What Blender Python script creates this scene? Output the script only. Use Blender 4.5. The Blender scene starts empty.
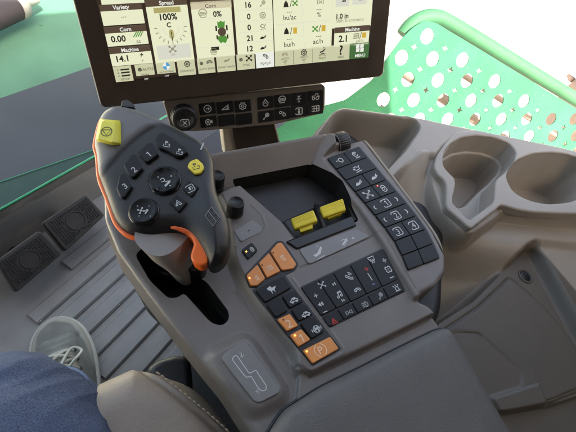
import bpy, math, random
import numpy as np
random.seed(7); rng = np.random.default_rng(7)
S = bpy.context.scene
COL = S.collection
# ------------------------------------------------------------------ camera frame
FPX = 430.0
H = 0.75
def nrm(v):
    v = np.array(v, float); return v/np.linalg.norm(v)
UPC = nrm((.22, -.58, -.785))                 # world up seen by the camera (x right, y down, z forward)
_r = np.array((.807, -.223, .546)); XC = nrm(_r - _r.dot(UPC)*UPC)
YC = np.cross(UPC, XC)
M = np.array([XC, YC, UPC])                   # camera -> world
CAM = np.array((0, 0, H))
def ray(px, py): return M @ np.array(((px-288)/FPX, (py-216)/FPX, 1.0))
class Frame:
    def __init__(s, o, ux, uy):
        s.o = np.array(o, float); s.ux = nrm(ux); s.uy = nrm(np.array(uy) - np.dot(uy, s.ux)*s.ux); s.n = np.cross(s.ux, s.uy)
    def uv(s, px, py, h=0.0):
        d = ray(px, py); t = np.dot(s.o + h*s.n - CAM, s.n)/np.dot(d, s.n)
        p = CAM + t*d - s.o
        return (p.dot(s.ux), p.dot(s.uy))
    def uvs(s, pts, h=0.0): return np.array([s.uv(x, y, h) for x, y in pts])
    def w(s, u, v, h=0.0): return s.o + u*s.ux + v*s.uy + h*s.n
    def warr(s, a, hh): return s.o[None] + a[:, :1]*s.ux + a[:, 1:2]*s.uy + np.asarray(hh).reshape(-1, 1)*s.n
    def at(s, h): return Frame(s.o + h*s.n, s.ux, s.uy)
FH = Frame((0, 0, 0), (1, 0, 0), (0, 1, 0))   # horizontal frame, h = height over the cab floor
def camframe(px, py, depth, right_c, down_c):
    o = CAM + ray(px, py)*depth
    return Frame(o, M @ np.array(right_c), M @ (-np.array(down_c)))
def at(px, py, z): 
    u, v = FH.uv(px, py, z); return np.array((u, v, z))
# ------------------------------------------------------------------ materials
MATS = {}
def mat(name, col, rough=.5, metal=0, noise=0, nscale=60, bump=0, bscale=900, spec=.5, emit=None, estr=1, mask=None, col2=None, rough2=None, coat=0, fleck=0):
    m = bpy.data.materials.new(name); m.use_nodes = True; nt = m.node_tree; N = nt.nodes; L = nt.links
    b = N['Principled BSDF']
    b.inputs['Roughness'].default_value = rough; b.inputs['Metallic'].default_value = metal
    b.inputs['Specular IOR Level'].default_value = spec; b.inputs['Coat Weight'].default_value = coat
    c = (*col, 1); b.inputs['Base Color'].default_value = c
    tc = N.new('ShaderNodeTexCoord'); src = None
    if noise:
        n = N.new('ShaderNodeTexNoise'); n.inputs['Scale'].default_value = nscale; n.inputs['Detail'].default_value = 6
        L.new(tc.outputs['Object'], n.inputs['Vector'])
        r = N.new('ShaderNodeValToRGB'); r.color_ramp.elements[0].position = .3; r.color_ramp.elements[1].position = .7
        r.color_ramp.elements[0].color = (*[x*(1-noise) for x in col], 1); r.color_ramp.elements[1].color = (*[min(1, x*(1+noise)) for x in col], 1)
        L.new(n.outputs['Fac'], r.inputs['Fac']); src = r.outputs['Color']
        mr = N.new('ShaderNodeMapRange'); mr.inputs['To Min'].default_value = max(.05, rough-.1); mr.inputs['To Max'].default_value = min(1, rough+.1)
        L.new(n.outputs['Fac'], mr.inputs['Value']); L.new(mr.outputs['Result'], b.inputs['Roughness'])
    if mask:
        a = N.new('ShaderNodeAttribute'); a.attribute_name = mask
        mx = N.new('ShaderNodeMix'); mx.data_type = 'RGBA'; L.new(a.outputs['Fac'], mx.inputs[0])
        if src: L.new(src, mx.inputs[6])
        else: mx.inputs[6].default_value = c
        mx.inputs[7].default_value = (*col2, 1); src = mx.outputs[2]
        m['mix'] = 1
    if fleck:
        v = N.new('ShaderNodeTexNoise'); v.inputs['Scale'].default_value = 420; v.inputs['Detail'].default_value = 3
        L.new(tc.outputs['Object'], v.inputs['Vector'])
        r = N.new('ShaderNodeValToRGB'); r.color_ramp.elements[0].position = .66; r.color_ramp.elements[1].position = .74
        r.color_ramp.elements[0].color = (0, 0, 0, 1); r.color_ramp.elements[1].color = (fleck, fleck, fleck, 1)
        L.new(v.outputs['Fac'], r.inputs['Fac'])
        mx = N.new('ShaderNodeMix'); mx.data_type = 'RGBA'; L.new(r.outputs['Color'], mx.inputs[0])
        if src: L.new(src, mx.inputs[6])
        else: mx.inputs[6].default_value = c
        mx.inputs[7].default_value = (.32, .29, .25, 1); src = mx.outputs[2]
    if src: L.new(src, b.inputs['Base Color'])
    if bump:
        n = N.new('ShaderNodeTexNoise'); n.inputs['Scale'].default_value = bscale; n.inputs['Detail'].default_value = 4
        L.new(tc.outputs['Object'], n.inputs['Vector'])
        bp = N.new('ShaderNodeBump'); bp.inputs['Strength'].default_value = bump; bp.inputs['Distance'].default_value = .001
        L.new(n.outputs['Fac'], bp.inputs['Height']); L.new(bp.outputs['Normal'], b.inputs['Normal'])
    if emit:
        b.inputs['Emission Color'].default_value = (*emit, 1); b.inputs['Emission Strength'].default_value = estr
    MATS[name] = m; return m
def s2l(*c): return tuple(((x/255+.055)/1.055)**2.4 if x > 10 else x/255/12.92 for x in c)
# ------------------------------------------------------------------ mesh builder
class MB:
    def __init__(s): s.v = []; s.f = []; s.m = []; s.sm = []; s.mats = []; s.n = 0; s.attr = {}
    def mi(s, name):
        if name not in s.mats: s.mats.append(name)
        return s.mats.index(name)
    def add(s, verts, faces, m, smooth=True):
        verts = np.asarray(verts, float); b = s.n; s.v.append(verts); s.n += len(verts); i = s.mi(m)
        for f in faces: s.f.append([b+k for k in f])
        s.m += [i]*len(faces); s.sm += [smooth]*len(faces); return b
    def build(s, name, parent=None, attr=None):
        me = bpy.data.meshes.new(name)
        V = np.concatenate(s.v) if s.v else np.zeros((0, 3))
        root = parent
        while root is not None and root.parent: root = root.parent
        base = np.array(root.location) if root is not None else np.zeros(3)
        if root is None: pass
        me.from_pydata((V-base).tolist(), [], s.f)
        for n in s.mats: me.materials.append(MATS[n])
        me.polygons.foreach_set('material_index', s.m); me.polygons.foreach_set('use_smooth', s.sm)
        for k, a in (attr or {}).items():
            at_ = me.attributes.new(k, 'FLOAT', 'POINT'); full = np.zeros(len(V)); full[:len(a)] = a; at_.data.foreach_set('value', full)
        me.update(); o = bpy.data.objects.new(name, me); COL.objects.link(o)
        if parent is not None: o.parent = parent
        return o
def thing(name, label, cat, loc, group=None):
    o = bpy.data.objects.new(name, None); COL.objects.link(o); o.location = tuple(loc); o.empty_display_size = .02
    o['label'] = label; o['category'] = cat
    if group: o['group'] = group
    return o
def tag(o, label=None, cat=None, group=None, kind=None):
    for k, x in (('label', label), ('category', cat), ('group', group), ('kind', kind)):
        if x: o[k] = x
    return o
# ------------------------------------------------------------------ 2D helpers
def fillet(pts, r, seg=5, closed=True):
    pts = [np.array(p, float) for p in pts]; n = len(pts); out = []
    for i in range(n):
        p = pts[i]
        if not closed and i in (0, n-1): out.append(p); continue
        a, b = pts[i-1], pts[(i+1) % n]
        la, lb = np.linalg.norm(a-p), np.linalg.norm(b-p)
        if la < 1e-9 or lb < 1e-9: continue
        rr = min(r, .48*la, .48*lb)
        A = p+(a-p)/la*rr; B = p+(b-p)/lb*rr
        for k in range(seg+1):
            t = k/seg; out.append((1-t)**2*A+2*t*(1-t)*p+t*t*B)
    return np.array(out)
def area(p): 
    x, y = p[:, 0], p[:, 1]; return .5*np.sum(x*np.roll(y, -1)-np.roll(x, -1)*y)
def ccw(p): return p if area(p) > 0 else p[::-1].copy()
def inset(p, d):
    p = ccw(p); a = p-np.roll(p, 1, 0); b = np.roll(p, -1, 0)-p
    a /= np.linalg.norm(a, axis=1)[:, None]+1e-12; b /= np.linalg.norm(b, axis=1)[:, None]+1e-12
    na = np.stack([-a[:, 1], a[:, 0]], 1); nb = np.stack([-b[:, 1], b[:, 0]], 1)
    nn = na+nb; nn /= np.linalg.norm(nn, axis=1)[:, None]+1e-12
    c = np.clip(np.sum(nn*na, 1), .5, 1)
    return p+nn*(d/c)[:, None]
def sdf(P, poly):
    X, Y = P[:, 0], P[:, 1]; d = np.full(len(P), 1e9); ins = np.zeros(len(P), bool); n = len(poly)
    for i in range(n):
        ax, ay = poly[i]; bx, by = poly[(i+1) % n]; ex, ey = bx-ax, by-ay; L2 = ex*ex+ey*ey
        if L2 < 1e-16: continue
        wx, wy = X-ax, Y-ay; t = np.clip((wx*ex+wy*ey)/L2, 0, 1)
        d = np.minimum(d, (wx-ex*t)**2+(wy-ey*t)**2)
        if ey != 0:
            c = (ay > Y) != (by > Y); ins ^= c & (X < ex*(Y-ay)/ey+ax)
    d = np.sqrt(d); return np.where(ins, -d, d)
def dline(P, line):
    d = np.full(len(P), 1e9)
    for (ax, ay), (bx, by) in zip(line[:-1], line[1:]):
        ex, ey = bx-ax, by-ay; wx, wy = P[:, 0]-ax, P[:, 1]-ay; t = np.clip((wx*ex+wy*ey)/(ex*ex+ey*ey+1e-16), 0, 1)
        d = np.minimum(d, np.hypot(wx-ex*t, wy-ey*t))
    return d
def ss(t): t = np.clip(t, 0, 1); return t*t*(3-2*t)
def plane3(a, b, c):
    """height as a plane through three (px, py, z)"""
    A = np.array([[*FH.uv(x, y, z), 1] for x, y, z in (a, b, c)]); k = np.linalg.solve(A, np.array([a[2], b[2], c[2]]))
    f = lambda P: P[:, 0]*k[0]+P[:, 1]*k[1]+k[2]
    return f
# ------------------------------------------------------------------ moulded surface: a fine grid clipped to an outline
def hfield(mb, F, dom, cell, ops, z0, mname, edge=(.004, .004), skirt=.05, holes=(), masks=None, skirt_mat=None, hole_skirt=None, hole_edge=None):
    """dom: uv outline; ops: list of (kind, uv poly/line, z or fn, width); holes: uv polys"""
    lo = dom.min(0)-cell*2; hi = dom.max(0)+cell*2
    nx, ny = [int(math.ceil(k))+1 for k in (hi-lo)/cell]
    gx, gy = np.meshgrid(lo[0]+np.arange(nx)*cell, lo[1]+np.arange(ny)*cell, indexing='ij')
    P = np.stack([gx.ravel(), gy.ravel()], 1)
    D0 = sdf(P, dom); D = D0.copy()
    for h in holes: D = np.maximum(D, -sdf(P, h))
    G = D.reshape(nx, ny); gdx, gdy = np.gradient(G, cell)
    idx = np.arange(nx*ny).reshape(nx, ny)
    Q = np.stack([idx[:-1, :-1].ravel(), idx[1:, :-1].ravel(), idx[1:, 1:].ravel(), idx[:-1, 1:].ravel()], 1)
    keep = (D[Q] < 0).sum(1) >= 1; Q = Q[keep]
    gl = np.stack([gdx.ravel(), gdy.ravel()], 1); gn = np.linalg.norm(gl, axis=1)[:, None]+1e-9
    mv = D > 0; P[mv] -= (gl/gn)[mv]*D[mv][:, None]
    used = np.unique(Q); rem = -np.ones(nx*ny, int); rem[used] = np.arange(len(used)); Q = rem[Q]; P = P[used]
    D0 = sdf(P, dom)
    hgt = np.full(len(P), float(z0)) if not callable(z0) else z0(P)
    for op in ops:
        kind, poly, z, wd = op[:4]
        if kind == 'groove':
            d = dline(P, poly); hgt -= z*np.exp(-(d/wd)**2); continue
        d = sdf(P, poly)-(op[4] if len(op) > 4 else 0)
        if kind == 'c': t = ss(.5-d/wd)
        elif kind == 'in': t = ss(-d/wd)
        elif kind == 'out': t = ss(1-d/wd)
        elif kind == 'lin': t = np.clip(-d/wd, 0, 1)
        elif kind == 'rin': q = np.clip(-d/wd, 0, 1); t = np.sqrt(1-(1-q)**2)
        elif kind == 'add': hgt += z*ss(.5-d/wd); continue
        elif kind == 'radd': q = np.clip(-d/wd, 0, 1); hgt += z*np.sqrt(1-(1-q)**2); continue
        zt = z(P) if callable(z) else z
        hgt = hgt*(1-t)+zt*t
    q = np.clip(-D0/edge[0], 0, 1); hgt -= edge[1]*(1-np.sqrt(np.clip(1-(1-q)**2, 0, 1)))
    if hole_edge:
        for h in holes:
            q = np.clip(sdf(P, h)/hole_edge[0], 0, 1); hgt -= hole_edge[1]*(1-np.sqrt(np.clip(1-(1-q)**2, 0, 1)))
    V = F.warr(P, hgt); mb.add(V, Q.tolist(), mname)
    E = np.concatenate([Q[:, [0, 1]], Q[:, [1, 2]], Q[:, [2, 3]], Q[:, [3, 0]]]); key = np.sort(E, 1); code = key[:, 0]*len(P)*2+key[:, 1]
    u, inv, cnt = np.unique(code, return_inverse=True, return_counts=True); B = E[cnt[inv] == 1]
    inner = D0[B].max(1) < -cell*3
    for sel, sk, sm_ in ((~inner, skirt, skirt_mat or mname), (inner, *(hole_skirt or (skirt, skirt_mat or mname)))):
        Bs = B[sel]
        if not len(Bs): continue
        vs = np.unique(Bs); r2 = -np.ones(len(P), int); r2[vs] = np.arange(len(vs)); k = len(vs)
        top = V[vs]; bot = top-F.n*sk
        mb.add(np.concatenate([top, bot]), [[r2[b], r2[a], r2[a]+k, r2[b]+k] for a, b in Bs], sm_)
    attr = {}
    for kname, plist in (masks or {}).items():
        a = np.zeros(len(P))
        for poly, wd in plist: a = np.maximum(a, ss(.5-sdf(P, poly)/wd))
        attr[kname] = a
    return attr, P, hgt
# ------------------------------------------------------------------ solids
def loops(mb, L, m, cap0=True, cap1=True, smooth=True, closed=True, caps_smooth=False):
    n = len(L[0]); V = np.concatenate(L); F = []
    for i in range(len(L)-1):
        for j in range(n if closed else n-1):
            k = (j+1) % n; F.append([i*n+j, i*n+k, (i+1)*n+k, (i+1)*n+j])
    mb.add(V, F, m, smooth)
    if cap0: mb.add(L[0], [list(range(n))[::-1]], m, caps_smooth)
    if cap1: mb.add(L[-1], [list(range(n))], m, caps_smooth)
def prism(mb, F, poly, h0, h1, m, b=.0006, top=None, dish=0):
    p = ccw(np.asarray(poly)); L = [F.warr(p, np.full(len(p), h0)), F.warr(p, np.full(len(p), h1-b))]
    for t in (.3, .6, .85, 1.0):
        a = t*math.pi/2; q = inset(p, b*(1-math.cos(a))); L.append(F.warr(q, np.full(len(p), h1-b+b*math.sin(a))))
    loops(mb, L, m, cap1=False); mb.add(L[-1], [list(range(len(p)))], top or m, False)
def pxprism(mb, F, pts, h0, h1, m, r=.0012, b=.0006, top=None, gap=0):
    p = ccw(F.uvs(pts, h1))
    if gap: p = inset(p, gap)
    prism(mb, F, fillet(p, r), h0, h1, m, b, top)
def tube(mb, pts, r, m, n=10, caps=True, closed=False, flat=1.0):
    pts = np.asarray(pts, float); k = len(pts); rs = np.full(k, r) if np.isscalar(r) else np.asarray(r)
    T = np.gradient(pts, axis=0) if not closed else np.roll(pts, -1, 0)-np.roll(pts, 1, 0)
    T /= np.linalg.norm(T, axis=1)[:, None]+1e-12
    a = np.array((0, 0, 1.)) if abs(T[0][2]) < .9 else np.array((1., 0, 0)); u = nrm(np.cross(T[0], a)); L = []
    for i in range(k):
        u = nrm(u-u.dot(T[i])*T[i]); v = np.cross(T[i], u)
        L.append(np.array([pts[i]+rs[i]*(math.cos(t)*u+flat*math.sin(t)*v) for t in np.arange(n)*2*math.pi/n]))
    if closed: L.append(L[0])
    loops(mb, L, m, cap0=caps and not closed, cap1=caps and not closed)
def spline(pts, n=8):
    p = np.asarray(pts, float); p = np.vstack([2*p[0]-p[1], p, 2*p[-1]-p[-2]]); out = []
    for i in range(1, len(p)-2):
        for k in range(n):
            t = k/n; a, b, c, d = p[i-1], p[i], p[i+1], p[i+2]
            out.append(.5*((2*b)+(-a+c)*t+(2*a-5*b+4*c-d)*t*t+(-a+3*b-3*c+d)*t**3))
    out.append(p[-2]); return np.array(out)
def lathe(mb, F, u, v, prof, m, n=48, ribs=0, ribd=0, rib_rng=None, caps=True):
    L = []
    for i, (r, h) in enumerate(prof):
        a = np.arange(n)*2*math.pi/n; rr = np.full(n, r)
        if ribs and (rib_rng is None or rib_rng[0] <= i <= rib_rng[1]): rr = r-ribd*(np.cos(a*ribs) < -.1)
        L.append(F.warr(np.stack([u+rr*np.cos(a), v+rr*np.sin(a)], 1), np.full(n, h)))
    loops(mb, L, m, cap0=caps, cap1=caps)
def box(mb, F, u0, u1, v0, v1, h0, h1, m, b=.001): prism(mb, F, np.array([(u0, v0), (u1, v0), (u1, v1), (u0, v1)]), h0, h1, m, b)
# ------------------------------------------------------------------ print: text and symbols
_txt = {}
def glyphs(s, bold=False):
    key = (s, bold)
    if s == '1': return (np.array([(.26, 0), (.36, 0), (.36, .7), (.27, .7), (.10, .56), (.15, .49), (.26, .57)]), [list(range(7))])
    if key not in _txt:
        c = bpy.data.curves.new('t', 'FONT'); c.body = s; c.size = 1; c.resolution_u = 3
        if bold: c.offset = .026
        o = bpy.data.objects.new('t', c); COL.objects.link(o); dg = bpy.context.evaluated_depsgraph_get(); dg.update()
        e = o.evaluated_get(dg); me = e.to_mesh()
        v = np.array([x.co[:2] for x in me.vertices]).reshape(-1, 2); f = [list(p.vertices) for p in me.polygons]
        e.to_mesh_clear(); bpy.data.objects.remove(o); bpy.data.curves.remove(c)
        _txt[key] = (v, f)
    return _txt[key]
def local(F, h, px, d):
    c = np.array(F.uv(*px, h)); e = np.array(F.uv(px[0]+d[0], px[1]+d[1], h))-c; s = np.linalg.norm(e)/math.hypot(*d)
    ex = e/np.linalg.norm(e); return c, ex, np.array((-ex[1], ex[0])), s
def text(mb, F, h, px, s, size, m, d=(1, 0), align=.5, bold=False, wide=1.0):
    v, f = glyphs(s, bold)
    if not len(v): return
    c, ex, ey, sc = local(F, h, px, d); k = size*sc/.7
    w = v[:, 0].max()+v[:, 0].min(); x = (v[:, 0]-w*align)*k*wide; y = (v[:, 1]-.35)*k
    mb.add(F.warr(c+x[:, None]*ex+y[:, None]*ey, np.full(len(v), h)), f, m, False)
def stroke(mb, F, h, uv, w, m, closed=False):
    uv = np.asarray(uv, float)
    if closed: uv = np.vstack([uv, uv[:1]])
    k = len(uv)
    if k < 2: return
    if closed: T = np.roll(uv[:-1], -1, 0)-np.roll(uv[:-1], 1, 0); T = np.vstack([T, T[:1]])
    else: T = np.gradient(uv, axis=0)
    T /= np.linalg.norm(T, axis=1)[:, None]+1e-12; Nn = np.stack([-T[:, 1], T[:, 0]], 1)*w/2
    V = np.concatenate([uv+Nn, uv-Nn]); mb.add(F.warr(V, np.full(len(V), h)), [[i+k, i+1+k, i+1, i] for i in range(k-1)], m, False)
def fill(mb, F, h, uv, m):
    uv = ccw(np.asarray(uv, float)); mb.add(F.warr(uv, np.full(len(uv), h)), [list(range(len(uv)))], m, False)
def circ(x=0, y=0, r=1, n=20, a0=0, a1=360): 
    return [(x+r*math.cos(math.radians(a0+(a1-a0)*i/n)), y+r*math.sin(math.radians(a0+(a1-a0)*i/n))) for i in range(n+1)]
def rrect(a, b, r=.25): return [tuple(p) for p in fillet([(-a, -b), (a, -b), (a, b), (-a, b)], r, 3)]
def gear(r=.8, k=8): return [((r if i % 4 < 2 else r*.78)*math.cos(i*math.pi/2/k), (r if i % 4 < 2 else r*.78)*math.sin(i*math.pi/2/k)) for i in range(4*k+1)]
ICON = {   # polylines; an entry starting with 'F' is filled
 'plus': [[(-1, 0), (1, 0)], [(0, -1), (0, 1)]], 'minus': [[(-1, 0), (1, 0)]],
 'circle_arrow': [circ(0, 0, 1), [(-.5, 0), (.5, 0)], [(.1, .4), (.55, 0), (.1, -.4)]],
 'ramp': [[(-1, -.6), (1, -.6), (1, .7), (-1, -.6)], [(.1, -.35), (.75, -.35), (.75, .3)]],
 'gear': [gear(1, 7), circ(0, 0, .35, 12)],
 'camera': [circ(-.2, 0, .7, 14), ['F', (.3, -.1), (1, .5), (1, -.6)], [(-.5, -.7), (-.6, -1)], [(.1, -.7), (.2, -1)], circ(-.2, 0, .25, 8)],
 'fan': [circ(-.4, .4, .42, 10), circ(.4, .4, .42, 10), circ(-.4, -.4, .42, 10), circ(.4, -.4, .42, 10)],
 'drop': [[(0, 1), (.35, .4)] + circ(0, -.2, .72, 14, 45, -225) + [(-.35, .4), (0, 1)], [(-.25, -.2), (0, .2), (.25, -.2)]],
 'basket': [circ(0, .3, 1, 12, 0, 180), [(-1, .3), (-.6, -.5), (.6, -.5), (1, .3), (-1, .3)], [(-.75, 0), (.75, 0)], [(-.65, .6), (.65, .6)]],
 'spread': [[(0, -.8), (0, .8)], [(-.4, .9), (0, .3), (.4, .9)], [(-.6, 0), (.6, 0)], [(-.3, -.8), (.3, -.8)]],
 'tractor': [[(-1, -.2), (-.9, .3), (-.2, .3), (0, .8), (.6, .8), (.7, .2), (1, .2), (1, -.2)], circ(-.55, -.4, .32, 10), circ(.5, -.35, .42, 10)],
 'car': [[(-1, -.2), (-.95, .15), (-.5, .2), (-.2, .6), (.45, .6), (.7, .2), (1, .1), (1, -.2), (-1, -.2)], ['F'] + circ(-.5, -.3, .27, 8), ['F'] + circ(.55, -.3, .27, 8), ['F', (-.2, .2), (-.05, .5), (.4, .5), (.55, .2)]],
 'lamp': [circ(.35, .35, .5, 12), [(0, 0), (-.8, -.8)], [(-.9, -.5), (-.5, -.9)], circ(.35, .35, .2, 8)],
 'dots': [circ(-.5, .4, .35, 8), circ(.45, -.3, .4, 8), [(.1, .5), (.5, .2)]],
 'person': [rrect(.9, .9, .4), ['F'] + circ(0, .4, .25, 8), ['F', (-.3, .1), (.3, .1), (.2, -.7), (-.2, -.7)]],
 'grid': [rrect(1, .7, .1), [(-1, 0), (1, 0)], [(-.4, -.7), (-.4, .7)], [(.3, -.7), (.3, .7)]],
 'x_box': [[(-.5, -.5), (.5, .5)], [(-.5, .5), (.5, -.5)], rrect(1, .9, .4)],
 'lock': [circ(0, -.3, .55, 14), circ(0, .3, .5, 10, 0, 180), [(-.5, .3), (-.5, -.1)], [(.5, .3), (.5, -.1)], [(0, -.1), (0, -.5)]],
 'wave': [[(-1, -.5), (-.4, .1), (.2, -.1), (1, .5)], [(-.8, -.55), (-.2, -.05), (.4, -.3), (1, .1)], ['F', (-.9, -.6), (-.2, -.1), (.4, -.3), (.1, -.5)]],
 'engine': [[(-1, .1), (-.6, .1), (-.5, .5), (.1, .5), (.2, .3), (.6, .3), (.6, -.3), (.1, -.4), (-.5, -.4), (-.6, -.1), (-1, -.1)], [(-.8, -.9), (.9, -.8)], [(.6, .1), (1, .6)]],
 'cross_arms': [[(-.9, .8), (.9, -.8)], [(-.9, -.8), (.9, .8)], circ(0, 0, .3, 8), circ(-.8, .7, .22, 6), circ(.8, .7, .22, 6), circ(.8, -.7, .22, 6), circ(-.8, -.7, .22, 6)],
 'left_bulb': [circ(.3, 0, .55, 12), [(-1, .1), (-.5, .1)], [(.1, -.6), (.5, -.6)]],
 'refresh': [circ(0, .1, .6, 12, 30, 330), [(-.6, -.9), (.6, -.9)], [(-.3, .4), (.3, .4), (0, .0), (-.3, .4)]],
 'bracket_l': [['F'] + circ(0, 0, .9, 8, 110, 250) + circ(.35, 0, .8, 8, 250, 110)],
 'bracket_r': [['F'] + circ(0, 0, .9, 8, 70, -70) + circ(-.35, 0, .8, 8, -70, 70)],
 'note': [circ(-.6, -.6, .3, 8), circ(.5, -.4, .3, 8), [(-.3, -.6), (-.3, .7), (.8, .9), (.8, -.4)], [(-.3, .4), (.8, .6)]],
 'skip': [['F', (-.8, .6), (-.8, -.6), (.3, 0)], [(.6, .7), (.6, -.7)]], 'back': [['F', (.8, .6), (.8, -.6), (-.3, 0)], [(-.6, .7), (-.6, -.7)]],
 'speaker': [['F', (-.9, -.3), (-.5, -.3), (0, -.8), (0, .8), (-.5, .3), (-.9, .3)], circ(0, 0, .5, 6, -50, 50), circ(0, 0, .85, 8, -50, 50)],
 'phone': [[(-.9, .3), (-.6, .6), (-.2, .1), (.2, -.3), (.7, -.5), (.5, -.9), (0, -.7), (-.7, 0), (-.9, .3)], circ(0, .2, .4, 5, 0, 80), circ(0, .2, .8, 6, 0, 80)],
 'hang': [[(-1, -.2), (-.7, .3), (0, .5), (.7, .3), (1, -.2), (.5, -.4), (.4, 0), (-.4, 0), (-.5, -.4), (-1, -.2)]],
 'hazard': [[(0, .9), (1, -.8), (-1, -.8), (0, .9)], [(0, .3), (.5, -.5), (-.5, -.5), (0, .3)]],
 'work': [[(-1, .6), (-1, -.6)], [(1, .6), (1, -.6)], [(-.6, .5), (0, -.1), (.6, .5)], [(-.6, -.5), (0, .1), (.6, -.5)]],
 'beam': [circ(.2, 0, .8, 12, -90, 90), [(.2, .8), (.2, -.8)], [(-.9, .5), (-.1, .5)], [(-.9, 0), (-.1, 0)], [(-.9, -.5), (-.1, -.5)]],
 'siren': [[(-.5, -.6), (-.4, .3), (.4, .3), (.5, -.6)], [(-.8, -.8), (.8, -.8)], [(0, .6), (0, 1)], [(-.6, .5), (-.9, .8)], [(.6, .5), (.9, .8)]],
 'seat': [[(-.6, .9), (-.5, -.1), (.4, -.2), (.5, -.8)], ['F', (-.9, .8), (-.3, .8), (-.3, .1), (.7, .1), (.7, -.3), (-.8, -.3)]],
 'defrost': [[(-.9, .8), (.9, .8), (.6, -.2), (-.6, -.2), (-.9, .8)], [(-.4, -.9), (-.2, -.5), (-.4, .2)], [(.1, -.9), (.3, -.5), (.1, .2)]],
 'bar': [[(0, -1), (0, 1)]], 'tri_down': [circ(0, 0, 1, 24), [(-.75, .4), (.75, .4), (0, -.85), (-.75, .4)]],
 'auger': [['F', (-1, -.2), (-.2, -.1), (.9, .7), (1, .4), (.2, -.4), (-.8, -.6)], [(-.7, -1), (.7, -.9)], [(.3, .8), (.6, 1)]],
 'header': [['F', (-.9, -.5), (.9, .4), (1, .1), (-.8, -.8)], rrect(.45, .35, .1), [(-.8, -1), (.9, -.1)]],
 'cloth': [['F', (-1, .6), (-.2, .9), (.1, .4), (1, .5), (.7, .1), (.4, -.1), (.3, -.8), (.1, -.2), (-.2, -.2), (-.4, -.9), (-.5, -.1), (-.9, .2)]],
 'globe': [circ(0, 0, .75, 14), [(-.9, -.1), (.9, .1)], [(-.3, .65), (-.35, -.65)], [(.35, .65), (.3, -.65)], ['F', (-.3, -.2), (-.3, .3), (.3, .35), (.3, -.15)], [(-1.1, -.4), (-1.1, .3)], [(1.1, .4), (1.1, -.3)]],
 'ie_box': [rrect(1, 1, .3), ['F', (-.4, -.5), (.1, -.5), (.1, .5), (-.4, .5)], [(.3, -.5), (.6, 0), (.3, .5)]],
 'sail': [[(-.8, -.6), (0, .9), (.9, -.6)], [(-.3, -.7), (0, .3), (.3, -.7)], [(-.8, -.6), (-.3, -.7)], [(.3, -.7), (.9, -.6)]],
 'unload': [['F', (-.6, .9), (.2, .7), (.1, .35), (-.6, .5)], [(-.5, .5), (-.2, -.3)], [(-.8, -.1), (-.8, -.8), (.8, -.8), (.8, -.1)], [(.4, .2), (.8, -.1), (.3, -.2)]],
 'wheel_p': [circ(0, 0, 1, 20, 110, 250), circ(0, 0, 1, 20, -70, 70)],
 'sliders': [['F', (-.9, -.6), (.2, .1), (.2, .5), (-.9, -.2)], ['F', (.3, .2), (.9, .7), (.9, .3), (.3, -.1)], [(-.9, .5), (-.2, 1)]],
 'tri': [['F', (-.7, -.5), (.7, -.5), (0, .7)]],
 'dots9': [['F'] + circ(-.6+.6*(i % 3), -.7+.7*(i//3), .13, 5) for i in range(9)],
 'frame': [rrect(1, 1, .45)],
 'check': [[(-.8, 0), (-.3, -.5), (.6, .6)]],
}
def icon(mb, F, h, px, size, name, m, d=(1, 0), w=.9):
    c, ex, ey, sc = local(F, h, px, d); k = size*sc*.9
    for pl in ICON[name]:
        f = pl[0] == 'F'; q = np.array(pl[1:] if f else pl, float); uv = c+k*(q[:, :1]*ex+q[:, 1:2]*ey)
        if f: fill(mb, F, h+.00001, uv, m)
        else: stroke(mb, F, h, uv, w*sc, m)
def line(mb, F, h, a, b, w, m):
    c, ex, ey, sc = local(F, h, a, (b[0]-a[0], b[1]-a[1])); stroke(mb, F, h, [F.uv(*a, h), F.uv(*b, h)], w*sc, m)
def ppoly(mb, F, h, pts, m, r=0):
    uv = F.uvs(pts, h); fill(mb, F, h, fillet(uv, r) if r else uv, m)
# ------------------------------------------------------------------ material list
TAUPE = (.160, .141, .127)
mat('console_plastic', TAUPE, .35, noise=.09, nscale=25, bump=.25, bscale=1600, fleck=.10)
mat('deck_plastic', (.19, .172, .16), .38, noise=.08, nscale=20, bump=.2, bscale=1600)
mat('label_plastic', (.20, .19, .183), .36, noise=.06, nscale=40, bump=.12, bscale=1500)
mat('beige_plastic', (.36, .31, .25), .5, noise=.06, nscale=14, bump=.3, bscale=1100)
mat('side_plastic', (.31, .280, .243), .42, noise=.07, nscale=14, bump=.3, bscale=1100, mask='lid', col2=(.11, .097, .080))  # masked cabinet area is darkened to carry the shade at lower right
mat('insert_plastic', (.31, .280, .243), .40, noise=.06, nscale=14, bump=.25, bscale=1100, fleck=.08)
mat('lid_plastic_shaded', (.105, .093, .078), .52, noise=.07, nscale=12, bump=.35, bscale=1100, fleck=.3)  # the side beige with the shade over the lid put into its colour
mat('black_plastic', (.011, .0105, .011), .42, noise=.2, nscale=90, bump=.15, bscale=1500)
mat('black_key', (.009, .009, .0095), .42, spec=.3, noise=.2, nscale=120, bump=.12, bscale=1500)
mat('grey_key', (.013, .013, .014), .42, spec=.3, noise=.15, nscale=120, bump=.12, bscale=1500)
mat('recess_black', (.015, .0125, .0108), .5, noise=.2, nscale=30, bump=.2)
mat('gloss_black', (.01, .01, .01), .18)
mat('orange_key', (.74, .27, .065), .45, noise=.05, nscale=60, bump=.1)
mat('orange_trim', (.85, .15, .02), .35)
mat('yellow', (.82, .66, .05), .42, noise=.05, nscale=80, bump=.12)
mat('yellow_key', (.72, .66, .06), .4, noise=.05, nscale=80)
mat('print_white', (.56, .56, .55), .5)
mat('print_grey', (.33, .33, .33), .5)
mat('print_pale_orange', (.90, .62, .40), .5)
mat('print_dark', (.03, .03, .02), .5)
mat('print_red', (.55, .03, .02), .5)
mat('print_blue', (.15, .2, .5), .5)
mat('led_orange', (.8, .3, .02), .3, emit=(1, .35, .03), estr=1.6)
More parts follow.
